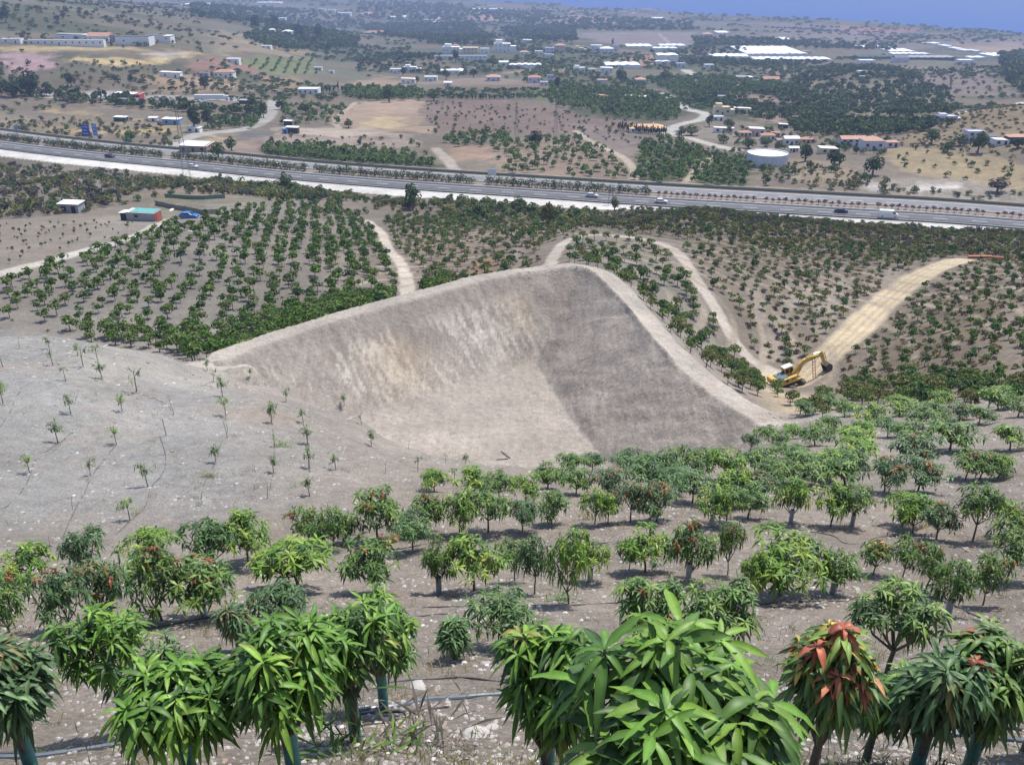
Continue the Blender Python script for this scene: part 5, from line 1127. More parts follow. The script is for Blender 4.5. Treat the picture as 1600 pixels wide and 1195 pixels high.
# ------------------------------------------------------------------ buildings
PLASTER = mat("white_plaster", (.74, .73, .72), .85, var=.07, scale=.8); CREAM = mat("cream_plaster", (.66, .56, .40), .85, var=.08, scale=.8); LILAC = mat("pale_lilac_plaster", (.58, .56, .66), .85, var=.07, scale=.8)
PINKP = mat("pink_plaster", (.60, .46, .42), .85, var=.1, scale=.8); TERRA = mat("terracotta_tiles", (.42, .235, .17), .85, var=.22, scale=1.5, bump=.04, bscale=5); SALMON = mat("salmon_tiles", (.50, .30, .22), .85, var=.15, scale=1.5)
ORANGE = mat("orange_tiles", (.66, .42, .24), .85, var=.12, scale=1.0); PLAST = mat("greenhouse_plastic", (.80, .80, .82), .5, var=.10, scale=.12); GREYW = mat("grey_block", (.33, .33, .35), .9, var=.15, scale=1.5)
OPEN = mat("dark_opening", (.035, .04, .05), .6, var=.1); DGREEN = mat("dark_green_net", (.045, .085, .07), .8, var=.15, scale=.3); BLUEW = mat("blue_sheet", (.20, .34, .55), .6, var=.1); REDP = mat("red_fascia", (.45, .07, .06), .6); MUDW = mat("brown_block", (.32, .23, .18), .9, var=.2, scale=2)
SLATE = mat("slate_roof", (.13, .13, .15), .7, var=.2, scale=1)
def dpx(p): return (p.y * math.cos(P_) + (CZ - p.z) * math.sin(P_)) / FPX
def house(u, v, wpx, hpx, kind, label, wall=None, roof=None, rz=0.0, dep=.7, name="house", cat="house", win=3, storeys=1, skip=0, lift=0):
    """box house with windows, door and a roof; u,v is the middle of its foot in the photograph"""
    p = at1(u, v, skip); k = dpx(p); w = wpx * k; h = max(hpx * k / .97, 2.2) ; d = max(w * dep, 3.0); wall = wall or PLASTER; roof = roof or TERRA
    r = empty(name, (p.x, p.y + d * .35, p.z + lift), rz)
    rh = min(w, d) * .20 if kind in ('hip', 'gable') else 0; hw = h - rh if kind in ('hip', 'gable') else h; hw = max(hw, 2.0)
    b = MB().box((0, 0, hw / 2 - 1.5), (w, d, hw + 3.0)); 
    if kind == 'wings': b.box((w * .58, d * .1, hw * .36 - 1.5), (w * .5, d * .8, hw * .72 + 3)); b.box((-w * .2, d * .1, hw + hw * .22), (w * .4, d * .6, hw * .44))
    b.build("wall", wall, r)
    if kind in ('hip', 'gable'): MB().roof((0, 0, hw), (w, d), rh, kind == 'hip').build("roof", roof, r)
    elif kind == 'shed': MB().box((0, 0, hw + .12), (w + .5, d + .5, .14), ry=.04).build("roof", roof, r)
    else: 
        rb = MB(); t = .22
        for cx, cy, dx, dy in ((0, -d / 2 + t / 2 - .03, w + .06, t), (0, d / 2 - t / 2 + .03, w + .06, t), (-w / 2 + t / 2 - .03, 0, t, d - 2 * t), (w / 2 - t / 2 + .03, 0, t, d - 2 * t)): rb.box((cx, cy, hw + .2), (dx, dy, .4))
        rb.box((0, 0, hw + .04), (w - .3, d - .3, .08)); rb.build("roof", roof if roof is not TERRA else wall, r)
    if kind == 'hip' and w > 8: MB().box((w * .18, d * .1, hw + rh * .8), (.7, .7, rh * 1.2)).build("chimney", wall, r)
    n = win
    for s_ in range(storeys):
        for i in range(n):
            x = (i + .5) / n * w - w / 2; zc = hw * ((s_ + .55) / storeys)
            if s_ == 0 and i == n // 2: MB().box((x, -d / 2 - .02, min(1.05, hw * .4)), (1.0, .1, min(2.1, hw * .8))).build("door", OPEN, r)
            else: MB().box((x, -d / 2 - .02, zc), (min(1.3, w / n * .5), .1, min(1.2, hw / storeys * .5))).build("window", OPEN, r)
    tag(r, label, cat); return r
def greenhouse(u, v, wpx, dm, label, hm=3.0, rz=0.0, bays=None, m=None, side=None):
    p = at1(u, v); k = dpx(p); w = wpx * k; n = bays or max(2, int(w / 9)); r = empty("greenhouse", p, rz); bw = w / n; mb = MB()
    for i in range(n):
        x0 = -w / 2 + i * bw; pr = [(x0 + bw * t, hm + .9 * math.sin(math.pi * t) * (.6 + .6 * ((i * 7 % 5) / 5))) for t in (0, .2, .4, .6, .8, 1)]
        mb.prism([(x0, hm - .3)] + pr + [(x0 + bw, hm - .3)], 0, dm)
    mb.build("roof", m or PLAST, r); MB().box((0, dm / 2, hm / 2 - 2.2), (w - .2, dm - .2, hm + 3.6)).build("wall", side or PLAST, r)
    fr = MB()
    for i in range(n + 1): fr.box((-w / 2 + i * bw, -.06, hm / 2 - .5), (.14, .1, hm + 1))
    fr.box((0, -.06, hm + .02), (w + .1, .12, .12)); tag(fr.build("frame", STEEL, r), kind=None); tag(r, label, "greenhouse"); return r
H = house
# left hill compound
H(88, 71, 150, 7, 'flat', "very long low white building on the left hill", rz=.0, dep=.06, win=14)
H(18, 68, 30, 6, 'flat', "low white shed at the left end of the hill compound", dep=.4, win=2)
H(120, 62, 60, 7, 'shed', "long pale roofed building behind the long white one on the hill", roof=GREYW, dep=.25)
H(155, 66, 34, 13, 'gable', "white house with a red roof in the hill compound", win=3); H(171, 66, 22, 9, 'flat', "dark fronted arcade next to the red roofed hill house", wall=GREYW, win=4, dep=.4)
H(209, 71, 52, 12, 'flat', "large plain white warehouse with grey roof on the hill", roof=SLATE, win=2, dep=.5); H(248, 66, 40, 9, 'shed', "white building right of the large hill warehouse", roof=SLATE, win=3, dep=.5)
H(267, 122, 31, 8, 'shed', "long white shed on the brown slope below the sandy track", roof=PLASTER, dep=.4, win=2); H(350, 122, 30, 12, 'hip', "small white villa with a red tiled roof on the dry hill", win=4, dep=.6); H(319, 121, 15, 6, 'flat', "small grey block shed beside the red roofed villa", wall=GREYW, win=2)
H(364, 99, 20, 6, 'flat', "small pale building above the red roofed villa", win=2)
H(200, 156, 40, 8, 'shed', "white canopied building with a red fascia on the left road", wall=REDP, roof=PLASTER, win=5, dep=.5, lift=.2); H(198, 164, 34, 8, 'flat', "dark glazed showroom below the red fascia building", wall=GREYW, win=5, dep=.35); H(388, 163, 27, 5, 'shed', "low dark open shed near the top of the pale road", wall=OPEN, roof=GREYW, win=2, dep=.5)
H(268, 195, 26, 8, 'shed', "blue sided shed with a white roof", wall=BLUEW, roof=PLASTER, win=2); H(188, 190, 18, 4, 'shed', "low flat white roofed shed on the dry grass", wall=DGREEN, roof=PLASTER, win=2); H(240, 190, 12, 4, 'gable', "tiny white roofed hut left of the blue shed", roof=PLASTER, win=1)
H(303, 207, 20, 6, 'shed', "small whitewashed hut under the eucalyptus", roof=PLASTER, win=2)
H(304, 238, 42, 10, 'shed', "brown block barn with a bright white flat roof beside the motorway", wall=MUDW, roof=PLASTER, win=3, dep=.9)
H(457, 209, 18, 9, 'shed', "dark striped hut on the pale yard right of the road", wall=OPEN, roof=PLASTER, win=2); H(446, 209, 9, 7, 'shed', "turquoise lean-to on the pale yard", wall=BLUEW, roof=BLUEW, win=1); H(450, 196, 12, 5, 'shed', "small dark pavilion above the pale yard", wall=OPEN, roof=PLASTER, win=1)
H(482, 147, 32, 7, 'flat', "scattered white walled yard beside the cypress clump", win=4); H(425, 54, 10, 8, 'hip', "smaller of two white villas in the dark wood at upper left", roof=PLASTER, win=2); H(449, 57, 16, 9, 'hip', "larger of two white villas in the dark wood at upper left", roof=PLASTER, win=3)
H(416, 76, 15, 3.5, 'flat', "flat white store below the villa woods", win=2); H(497, 110, 12, 4, 'flat', "small white cottage with palm trees at left centre", win=2); H(518, 115, 8, 3, 'flat', "tiny white annex near the palm cottage", win=1); H(439, 33, 15, 4, 'flat', "far white farmhouse above the villa woods", win=3)
H(528, 50, 6, 5, 'flat', "tiny white far house right of the villa woods", win=1); H(588, 55, 38, 6, 'hip', "long pinkish farm building in the far middle distance", wall=PINKP, win=4, dep=.4); H(538, 26, 20, 5, 'flat', "cluster of white far houses at the upper left centre", win=4, name="house"); H(573, 26, 20, 6, 'hip', "far white houses with pink roofs at upper left centre", roof=SALMON, win=4)
H(502, 18, 12, 3, 'flat', "tiny far white house above the plain", win=2); H(518, 20, 11, 4, 'flat', "tiny far pale house above the plain, right one", win=2)
# middle
H(618, 115, 17, 6, 'flat', "low white farmhouse on the tan slope, left of the pair", win=3); H(641, 113, 20, 7, 'wings', "white stepped farmhouse on the tan slope, right of the pair", win=3); H(638, 131, 22, 7, 'shed', "white farm building with a pinkish gable below the stepped farmhouse", roof=PINKP, win=3); H(673, 127, 20, 6, 'flat', "low white building left of the white plastic wedge", win=3)
H(700, 134, 12, 6, 'gable', "tiny pale gabled house under the plastic wedge", roof=PLASTER, win=1); H(703, 116, 30, 5, 'flat', "white walled yard at the foot of the plastic wedge", win=3); H(740, 111, 6, 4, 'flat', "tiny white cube hut between the groves", win=1)
H(771, 127, 22, 9, 'hip', "pale villa with a pinkish hipped roof in the valley", wall=LILAC, roof=SALMON, win=3); H(835, 130, 20, 11, 'hip', "villa with red tiled roof beside the white tower house", wall=LILAC, roof=TERRA, win=3); H(860, 131, 9, 12, 'flat', "narrow two storey white tower house", wall=LILAC, win=2, storeys=2); H(850, 134, 12, 5, 'flat', "low white wall house in front of the red roofed villa", win=2)
H(705, 84, 26, 9, 'wings', "terraced white houses on the far white walled estate", win=5); H(735, 85, 24, 9, 'flat', "yellowish block house on the far white walled estate", wall=CREAM, win=4, storeys=2); H(712, 74, 10, 4, 'hip', "red roofed house at the top of the walled estate", win=2); H(785, 82, 26, 12, 'wings', "large terraced white villa right of the walled estate", win=4, storeys=2); H(757, 84, 14, 7, 'flat', "small white house at the end of the walled estate", win=2)
H(720, 93, 82, 5, 'flat', "long bright white retaining building with a brown base", dep=.08, win=12); H(819, 86, 14, 6, 'hip', "small pinkish roofed house right of the terraced villa", roof=SALMON, win=2); H(859, 85, 14, 9, 'flat', "pale blue white cube house in the village", wall=LILAC, win=2, storeys=2); H(875, 82, 16, 12, 'hip', "pinkish two storey village house", wall=PINKP, roof=SALMON, win=2, storeys=2); H(842, 86, 13, 5, 'flat', "low white village house", win=2); H(905, 82, 14, 6, 'wings', "small cream village house with a terrace", wall=CREAM, win=2)
H(932, 79, 18, 7, 'flat', "white village house below the brown fallow field, left", win=3); H(948, 82, 20, 8, 'hip', "white village house with pale roof below the fallow field", roof=PLASTER, win=3); H(962, 80, 9, 8, 'flat', "lilac tower house at the right end of the village", wall=LILAC, win=1, storeys=2); H(858, 92, 14, 6, 'shed', "low pale sheds in front of the cube house", roof=GREYW, win=2)
H(787, 102, 14, 6, 'gable', "small white gabled shed left of the wavy greenhouse", roof=PLASTER, win=1); H(824, 67, 14, 4, 'shed', "far small white roofed building above the terraced villa", roof=PLASTER, win=2); H(905, 114, 18, 7, 'wings', "white farm buildings behind the dark tree group", win=3); H(925, 113, 13, 6, 'hip', "grey roofed farm building in the tree group", roof=GREYW, win=2); H(948, 114, 19, 7, 'shed', "white farm building right of the tree group", roof=PLASTER, win=3)
H(1001, 130, 16, 8, 'hip', "small red roofed cube house among dark trees", wall=LILAC, roof=SALMON, win=2, dep=.9); H(941, 134, 16, 8, 'flat', "pale house left of the red roofed cube house", wall=PINKP, win=2); H(1004, 157, 11, 7, 'gable', "tiny white gabled chapel in the green valley grove", roof=PLASTER, win=1); H(985, 155, 16, 3, 'flat', "low white shed beside the tiny gabled chapel", win=2); H(941, 154, 17, 4, 'shed', "terracotta roofed low barn in the valley grove", roof=TERRA, win=2)
H(1064, 106, 14, 6, 'flat', "lilac house at the top of the straight white lane", wall=LILAC, win=2); H(1108, 107, 15, 5, 'flat', "white house right of the straight white lane", win=2); H(1163, 126, 26, 5, 'shed', "long grey roofed farm building with white walls", roof=GREYW, win=4); H(1205, 128, 25, 7, 'gable', "dark red roofed barn in the orchards", wall=GREYW, roof=TERRA, win=3); H(1180, 130, 12, 4, 'flat', "white annex between grey and dark red roofed barns", win=2); H(1155, 138, 22, 2.5, 'flat', "low white water basin in the dark grove", win=2, dep=.3)
H(1128, 157, 13, 6, 'flat', "pale blue white cube shed above the yellow house", wall=LILAC, win=1); H(1128, 181, 24, 12, 'wings', "yellow ochre villa with stepped roofs", wall=CREAM, win=3); H(1160, 178, 26, 8, 'shed', "long yellow house with a white flat roof", wall=CREAM, roof=PLASTER, win=4, dep=.4); H(1178, 181, 12, 6, 'flat', "small grey stone house right of the long yellow house", wall=GREYW, win=2); H(1122, 189, 17, 4, 'flat', "low white pergola house under the yellow villa", win=2)
H(1012, 207, 56, 11, 'hip', "long building with a pale orange tiled roof behind cypresses", roof=ORANGE, win=6, dep=.45); H(1061, 211, 8, 5, 'flat', "tiny white gatehouse at the bend of the road", win=1); H(1131, 207, 30, 3.5, 'shed', "long low white roofed shed above the red village", roof=PLASTER, win=3, dep=.3); H(1224, 201, 13, 6, 'shed', "dark shed with a white roof under the green grove", wall=OPEN, roof=PLASTER, win=1)
# near village behind the tank
for (u, v, w_, h_, k, lab, wl, rf) in [(1165,214,18,9,'hip',"leftmost terracotta roofed village house behind the dark trees",PINKP,TERRA),(1182,213,22,11,'shed',"village house with white flat roof above terracotta ones",PINKP,PLASTER),(1200,220,20,11,'hip',"village house with two tier red roofs",PLASTER,TERRA),(1212,214,12,8,'hip',"small red roofed village house at the back",PINKP,TERRA),
  (1222,226,16,9,'gable',"lilac village house with a red lean roof",LILAC,TERRA),(1236,228,22,14,'gable',"tallest white gabled village house above the tank",PLASTER,PLASTER),(1262,224,20,9,'hip',"village house with a faded red roof right of the white gable",PINKP,TERRA),(1240,238,14,8,'gable',"small white gable right behind the water tank",PLASTER,PLASTER)]: H(u, v, w_, h_, k, lab, wl, rf, win=3)
H(1332, 230, 38, 16, 'gable', "long lilac house with a pink roof and shaded terrace", LILAC, SALMON, win=4, storeys=2, dep=.5); H(1363, 235, 30, 20, 'hip', "lilac house with a big salmon tiled roof", LILAC, SALMON, win=3, dep=.9); H(1394, 231, 18, 11, 'hip', "small pale house with a salmon roof right of the big salmon roof", LILAC, SALMON, win=2); H(1294, 240, 26, 6, 'shed', "low building with a curved cream roof left of the long lilac house", wall=CREAM, roof=PLASTER, win=2)
H(1522, 222, 26, 15, 'flat', "left block of the lilac houses on the right spur", LILAC, win=2, storeys=2); H(1546, 224, 18, 13, 'gable', "right gabled block of the lilac houses on the right spur", LILAC, SLATE, win=2); H(1564, 227, 22, 4, 'shed', "low white roofed garage beside the lilac houses", roof=PLASTER, win=2); H(1592, 222, 34, 11, 'hip', "green walled barn with an orange tiled roof at the right edge", wall=DGREEN, roof=SALMON, win=3, dep=.5)
H(1480, 191, 28, 8, 'wings', "lilac farmhouse at the foot of the spur road", LILAC, win=3); H(1509, 101, 24, 6, 'flat', "pale flat roofed house at the right end of the packing sheds", win=3)
H(1347, 117, 14, 5, 'flat', "white house on top of the wooded hill", win=2); H(1347, 125, 12, 5, 'shed', "grey shed below the white house on the wooded hill", wall=GREYW, roof=GREYW, win=1)
H(1408, 98, 22, 10, 'gable', "blue grey chapel like barn among the packing sheds", LILAC, SLATE, win=2); H(1355, 99, 24, 4, 'flat', "broken white shed left of the blue grey barn", win=2)
# far coast
for i, (u, v, w_, h_) in enumerate([(750,13,12,3),(768,12,16,4),(782,14,10,3),(700,10,5,2.5),(738,37,10,3),(755,35,7,3),(825,29,10,5),(812,23,8,3),(848,15,8,3),(862,18,10,3),(893,20,8,3),(905,19,10,3),(925,20,8,3),(975,21,14,4),(990,22,9,3),(1010,19,18,5),(1022,21,12,6),(1003,33,5,3),(955,37,12,3),(1068,28,9,3),(1110,30,7,2.5),(1135,33,9,2.5),(1148,31,5,2.5),(1195,33,8,3),(1260,45,6,2.5),(1370,53,8,3),(1446,68,10,3),(1420,56,6,3),(1442,52,7,3),(1230,61,8,3),(1106,54,16,4),(1128,58,10,5),(1145,60,8,4),(1118,61,12,3),(1165,64,10,3),(1260,83,14,4),(1290,63,9,3),(667,24,12,3),(640,16,6,3),(668,12,5,2.5),(560,12,8,3),(690,37,14,3),(700,40,9,3),(1495,52,9,2.5),(1465,60,12,3),(1480,63,9,3)]):
    nmz = ["small white", "tiny white", "small pink roofed", "small cream"][i % 4]; H(u, v + 1.5, w_, h_, 'hip' if i % 4 == 2 else 'flat', f"{nmz} far coastal house, {ORD[min(i, 26)]} counted in the shore strip" if False else f"{nmz} house near the coast", CREAM if i % 4 == 3 else PLASTER, SALMON, win=2).__setitem__("group", "far houses near the coast")
# greenhouses
greenhouse(300, 10, 42, 60, "far flat white greenhouse at the upper left"); greenhouse(418, 6, 39, 50, "thin far white greenhouse near the top edge"); greenhouse(619, 29, 26, 70, "small far white greenhouse left of the winding lane"); greenhouse(668, 34, 18, 40, "faint far grey greenhouse right of the lane", m=GREYW)
greenhouse(821, 108, 50, 14, "wavy white plastic greenhouse on the brown terrace", hm=4, bays=5); greenhouse(974, 107, 54, 30, "flat white greenhouse left of the domed one"); greenhouse(1044, 98, 32, 26, "large domed white greenhouse", hm=8, bays=2); greenhouse(1036, 101, 23, 10, "low white greenhouse in front of the domed one"); greenhouse(712, 115, 22, 22, "white plastic sheeting wedge lying on the slope", hm=2)
greenhouse(1000, 76, 40, 40, "white greenhouse under the brown fallow field, left"); greenhouse(1052, 75, 40, 30, "long thin white greenhouse under the fallow field, right"); greenhouse(1040, 79, 38, 22, "lower white greenhouse strip under the fallow field")
greenhouse(1215, 89, 95, 120, "largest white greenhouse of the central complex", hm=4); greenhouse(1140, 92, 60, 40, "left arm of the long white greenhouse strip", rz=-.12); greenhouse(1240, 97, 120, 34, "long bright white greenhouse strip in front of the complex", rz=-.03); greenhouse(1250, 91, 26, 20, "tall white packing greenhouse inside the complex", hm=6)
greenhouse(1132, 54, 20, 50, "small far white greenhouse above the orchards"); greenhouse(1228, 65, 23, 50, "far thin white greenhouse left of the red earth"); greenhouse(1366, 77, 52, 30, "long thin white greenhouse right of centre"); greenhouse(1412, 84, 40, 50, "white greenhouse above the dark packing sheds"); greenhouse(1425, 88, 58, 22, "thin white greenhouse strip touching the packing sheds")
greenhouse(1368, 93, 48, 30, "dark green net house at the left of the packing sheds", m=DGREEN, side=DGREEN); greenhouse(1450, 94, 90, 26, "long dark net house right of the blue grey barn", m=GREYW, side=DGREEN); greenhouse(1530, 94, 26, 20, "short white greenhouse at the end of the net houses"); greenhouse(1572, 91, 42, 40, "white greenhouse near the right edge", rz=.1)
for i, (u, v, w_) in enumerate(((1466, 71, 15), (1484, 75, 12), (1500, 79, 13), (1514, 82, 14), (1529, 83, 8))): greenhouse(u, v, w_, 26, ["first", "second", "third", "fourth", "fifth"][i] + " from left of the five small staggered white greenhouses", rz=.2)
greenhouse(761, 16, 46, 40, "white greenhouse row on the far coastal hill"); greenhouse(1027, 31, 28, 50, "white greenhouse by the coastal town"); greenhouse(1068, 38, 20, 40, "pale greenhouse right of the coastal greenhouse")
# water tank
tk = at1(1204, 262); R_ = 31.5 * dpx(tk); tk = empty("water_tank", (tk.x, tk.y + R_ * .8, tk.z + .9)); TANK = mat("tank_concrete", (.62, .64, .72), .8, var=.10, scale=.5)
def ring(r0, r1, z0, z1, n=56):
    vs = [(r * math.cos(2*math.pi*k/n), r * math.sin(2*math.pi*k/n), z) for r, z in ((r0, z0), (r0, z1), (r1, z1), (r1, z0)) for k in range(n)]
    return vs, [(j*n+k, j*n+(k+1)%n, ((j+1)%4)*n+(k+1)%n, ((j+1)%4)*n+k) for j in range(4) for k in range(n)]
m_ = MB(); m_.add(*ring(R_, R_ - .3, -3, 4.0)); m_.build("wall", TANK, tk, smooth=True); m_ = MB(); m_.add([(0, 0, 3.75)] + [((R_ - .31) * math.cos(2*math.pi*k/56), (R_ - .31) * math.sin(2*math.pi*k/56), 3.55) for k in range(56)], [(0, 1 + k, 1 + (k + 1) % 56) for k in range(56)]); m_.build("cover", mat("tank_cover", (.72, .70, .60), .8, var=.12, scale=.3), tk)
m_ = MB()
for k in range(28): a = 2 * math.pi * k / 28; m_.box(((R_ + .06) * math.cos(a), (R_ + .06) * math.sin(a), 1.9), (.14, .22, 4.0), a)
m_.build("rib", TANK, tk); tag(tk, "large round open concrete water tank, pale lilac grey", "water tank")
# lorry, vans and cars on the left service road
def lorry(u, v, label, Lm, m):
    p = at1(u, v); r = empty("lorry", p, .03); MB().box((0, 0, 2.2), (Lm, 2.5, 2.7)).build("trailer", m, r); MB().box((Lm / 2 + 1.5, 0, 1.7), (2.2, 2.4, 2.6)).box((Lm / 2 + 2.2, 0, 1.0), (1.4, 2.3, 1.4)).build("cab", PLASTER, r); MB().box((Lm / 2 + 2.62, 0, 2.2), (.06, 2.0, .9)).build("windscreen", GLASS, r)
    for x in (-Lm * .4, -Lm * .3, Lm / 2 + 1.6):
        for y in (-1.1, 1.1): wheel(r, x, y, .5, .3)
    tag(r, label, "lorry")
lorry(328, 157, "long white articulated lorry parked on the left service road", 19, PLASTER)
for i, (u, v, c, lab) in enumerate([(246,153,(.6,.6,.6),"white car left on the service road"),(256,154,(.1,.1,.12),"black car on the service road"),(268,154,(.6,.6,.62),"pale car in the middle of the service road row"),(279,154,(.5,.5,.5),"silver car nearest the long lorry"),(291,159,(.65,.65,.65),"white car below the long lorry"),(312,160,(.65,.65,.65),"white car below the middle of the lorry"),(322,161,(.62,.62,.6),"cream car below the lorry"),(362,157,(.1,.12,.3),"blue car right of the lorry"),(376,158,(.6,.6,.6),"white car near the dark open shed"),(225,68,(.6,.6,.6),"white car before the hill warehouse"),(236,69,(.6,.6,.62),"silver car before the hill warehouse"),(1182,143,(.5,.5,.52),"car parked on the lane in the dark grove")]):
    car(at1(u, v), (i * 1.1) % 3, paint(f"car_paint_{'abcdefghijkl'[i]}", c), lab)
# ------------------------------------------------------------------ hut, shed, blue car and net fence on the left hill
p = at1(222, 346); k = dpx(p); hut = empty("field_hut", (p.x, p.y + 1.5, p.z), -.12); TURQ = mat("turquoise_sheet_roof", (.12, .36, .34), .6, var=.15, scale=2); BRICK = mat("red_brown_brick", (.30, .13, .09), .9, var=.3, scale=5)
MB().box((0, 0, .75), (6.6, 3.2, 2.5)).build("wall", GREYW, hut); MB().box((3.36, 0, .76), (.12, 3.16, 2.44)).build("end_wall", BRICK, hut); MB().box((.4, .1, 2.07), (5.6, 3.3, .10), ry=.02).build("roof", TURQ, hut); MB().box((0, -.05, 2.0), (6.9, 3.5, .06), ry=.02).build("roof_edge", PLASTER, hut)
MB().box((-4.2, .3, .55), (1.8, 2.4, 2.1)).build("lean_to", OPEN, hut); MB().box((-4.3, .2, 1.68), (2.2, 2.8, .08), ry=-.05).build("lean_to_roof", PLASTER, hut); MB().box((3.46, -.6, .95), (.08, .9, 1.9)).build("door", REDP, hut); MB().box((-1.0, -1.62, 1.2), (.8, .08, .6)).build("window", OPEN, hut)
tag(hut, "field hut with turquoise roof and red brown end wall above the orchard", "hut")
SACK = mat("white_sack", (.66, .66, .63), .8, var=.15, scale=6)
def blob(name, p, s_, m, seed, parent=None):
    rng = np.random.default_rng(seed); import bmesh
    bm = bmesh.new(); bmesh.ops.create_icosphere(bm, subdivisions=2, radius=1.0)
    for v in bm.verts: v.co = Vector((v.co.x * s_[0], v.co.y * s_[1], v.co.z * s_[2])) * (1 + .22 * float(fbm(v.co.x * 1.7 + seed, v.co.y * 1.7 + v.co.z, seed, 2)))
    me = bpy.data.meshes.new(name); bm.to_mesh(me); bm.free(); me.materials.append(m); me.polygons.foreach_set("use_smooth", [True] * len(me.polygons)); return link(name, me, parent, p, (0, 0, seed))
for i, (u, v, s_) in enumerate(((205, 341, .5), (211, 343, .45), (216, 344, .6), (238, 345, .4))): tag(blob("sack", at1(u, v) + Vector((0, 0, .2)), (s_, s_ * .8, s_ * .6), SACK, 50 + i), ["leftmost", "second", "largest", "rightmost"][i] + " white sack dumped in front of the field hut", "sack")
tag(blob("sack", at1(268, 329) + Vector((0, 0, .1)), (1.3, .5, .25), SACK, 77), "flat heap of pale sheeting between hut and blue car", "sheeting"); tag(blob("sack", at1(297, 362), (.6, .35, .3), SACK, 78), "single white sack lying among the hill trees below the blue car", "sack")
H(110, 333, 30, 12, 'shed', "small grey box shed with a white roof left of the hut", wall=GREYW, roof=PLASTER, win=2, dep=.8, name="shed", cat="shed")
car(at1(296, 341), -.12, paint("bright_blue_paint", (.02, .16, .48)), "bright blue hatchback parked beside the field hut")
def net(px, h, m, label, name="net_fence"):
    P = at([a for a, b in px], [b for a, b in px]); r = empty(name, P[0]); mb = MB(); pb = MB()
    for a, b in zip(P[:-1], P[1:]):
        L = math.hypot(b[0] - a[0], b[1] - a[1]); n = max(1, int(L / 2.5))
        for i in range(n):
            q0 = a + (b - a) * i / n; q1 = a + (b - a) * (i + 1) / n; z0, z1 = float(ground(*q0[:2])), float(ground(*q1[:2])); o = P[0]
            t_ = .012; nx, ny = -(q1[1] - q0[1]) / L * n * t_ , (q1[0] - q0[0]) / L * n * t_
            vs = [(q0[0] - nx, q0[1] - ny, z0 - .1), (q1[0] - nx, q1[1] - ny, z1 - .1), (q1[0] + nx, q1[1] + ny, z1 - .1), (q0[0] + nx, q0[1] + ny, z0 - .1)]; vs += [(x, y, z + h) for x, y, z in vs]
            mb.add([tuple(Vector(v) - Vector(o)) for v in vs], [(0, 3, 2, 1), (4, 5, 6, 7), (0, 1, 5, 4), (1, 2, 6, 5), (2, 3, 7, 6), (3, 0, 4, 7)]); pb.box((q0[0] - o[0], q0[1] - o[1], z0 - o[2] + h / 2), (.08, .08, h + .3))
    mb.build("net", m, r); pb.build("post", STEEL, r); tag(r, label, "fence"); return r
NETG = mat("green_shade_net", (.11, .22, .16), .8, var=.25, scale=2)
net([(258, 309), (285, 311), (320, 312), (352, 310)], 1.2, NETG, "green shade net fence behind the hut"); net([(243, 320), (262, 325), (290, 330), (318, 336), (345, 334)], 1.3, mat("grey_wire_net", (.20, .20, .18), .8, var=.3, scale=3), "grey wire fence round the plot behind the blue car")
# ------------------------------------------------------------------ excavator
YEL = mat("excavator_yellow", (.62, .42, .12), .55, var=.16, scale=2.5); STL = mat("track_steel", (.12, .11, .10), .7, .3, var=.3, scale=6); HOOD = mat("hood_blue_grey", (.11, .17, .21), .6, var=.15); CABR = mat("cab_white_roof", (.66, .65, .60), .6); CHROME = mat("ram_steel", (.5, .5, .5), .3, .8); RUST = mat("rusty_bucket", (.10, .085, .085), .8, var=.3, scale=5)
p = at1(1232, 603); p.z = float(ground(p.x, p.y)); ex = empty("excavator", p, .30); K = dpx(p) * 98 / 9.6; ex.scale = (K, K, K)
_gf = max(float(ground(ex.location.x + 6.5 * K * math.cos(.30), ex.location.y + 6.5 * K * math.sin(.30))), p.z); _gb = float(ground(ex.location.x - 1.5 * K, ex.location.y + 1.0)); EXP = math.atan2(_gf - p.z, 6.5 * K); ex.location.z = max(p.z, (_gb + p.z) / 2) + .12; ex.rotation_euler = (0, -EXP * .9, .30); print('exc pitch', math.degrees(EXP), p.z, _gf, _gb)
def track_(y):
    prof = []
    for a in np.linspace(90, 270, 9): prof.append((-1.75 + .42 * math.cos(math.radians(a)), .42 + .42 * math.sin(math.radians(a))))
    for a in np.linspace(-90, 90, 9): prof.append((1.75 + .42 * math.cos(math.radians(a)), .42 + .42 * math.sin(math.radians(a))))
    return MB().prism(prof, y - .28, y + .28)
und = -1.15                                          # undercarriage turned under the house
def rot_mb(mb, a): 
    mb.v = [(x * math.cos(a) - y * math.sin(a), x * math.sin(a) + y * math.cos(a), z) for x, y, z in mb.v]; return mb
for y in (-1.1, 1.1):
    t = rot_mb(track_(y), und).build("track", STL, ex, bevel=.03); sh_ = MB()
    for x in np.arange(-1.9, 1.95, .22): sh_.box((x, y, .86), (.06, .6, .05)); sh_.box((x, y, -.01), (.06, .6, .05))
    rot_mb(sh_, und).build("track_shoes", STL, t); w_ = MB()
    for x in (-1.75, -.9, -.3, .3, .9, 1.75): w_.tube([(x, y - .31, .42 if abs(x) > 1 else .25), (x, y + .31, .42 if abs(x) > 1 else .25)], .33 if abs(x) > 1 else .17, 12)
    rot_mb(w_, und).build("roller", RUST, t)
rot_mb(MB().box((0, 0, .62), (2.2, 1.9, .4)), und).build("undercarriage", STL, ex); MB().tube([(0, 0, .75), (0, 0, 1.08)], .75, 20).build("turntable", STL, ex, smooth=True)
MB().box((-.35, 0, 1.22), (4.0, 2.5, .24)).build("house_frame", YEL, ex, bevel=.03)
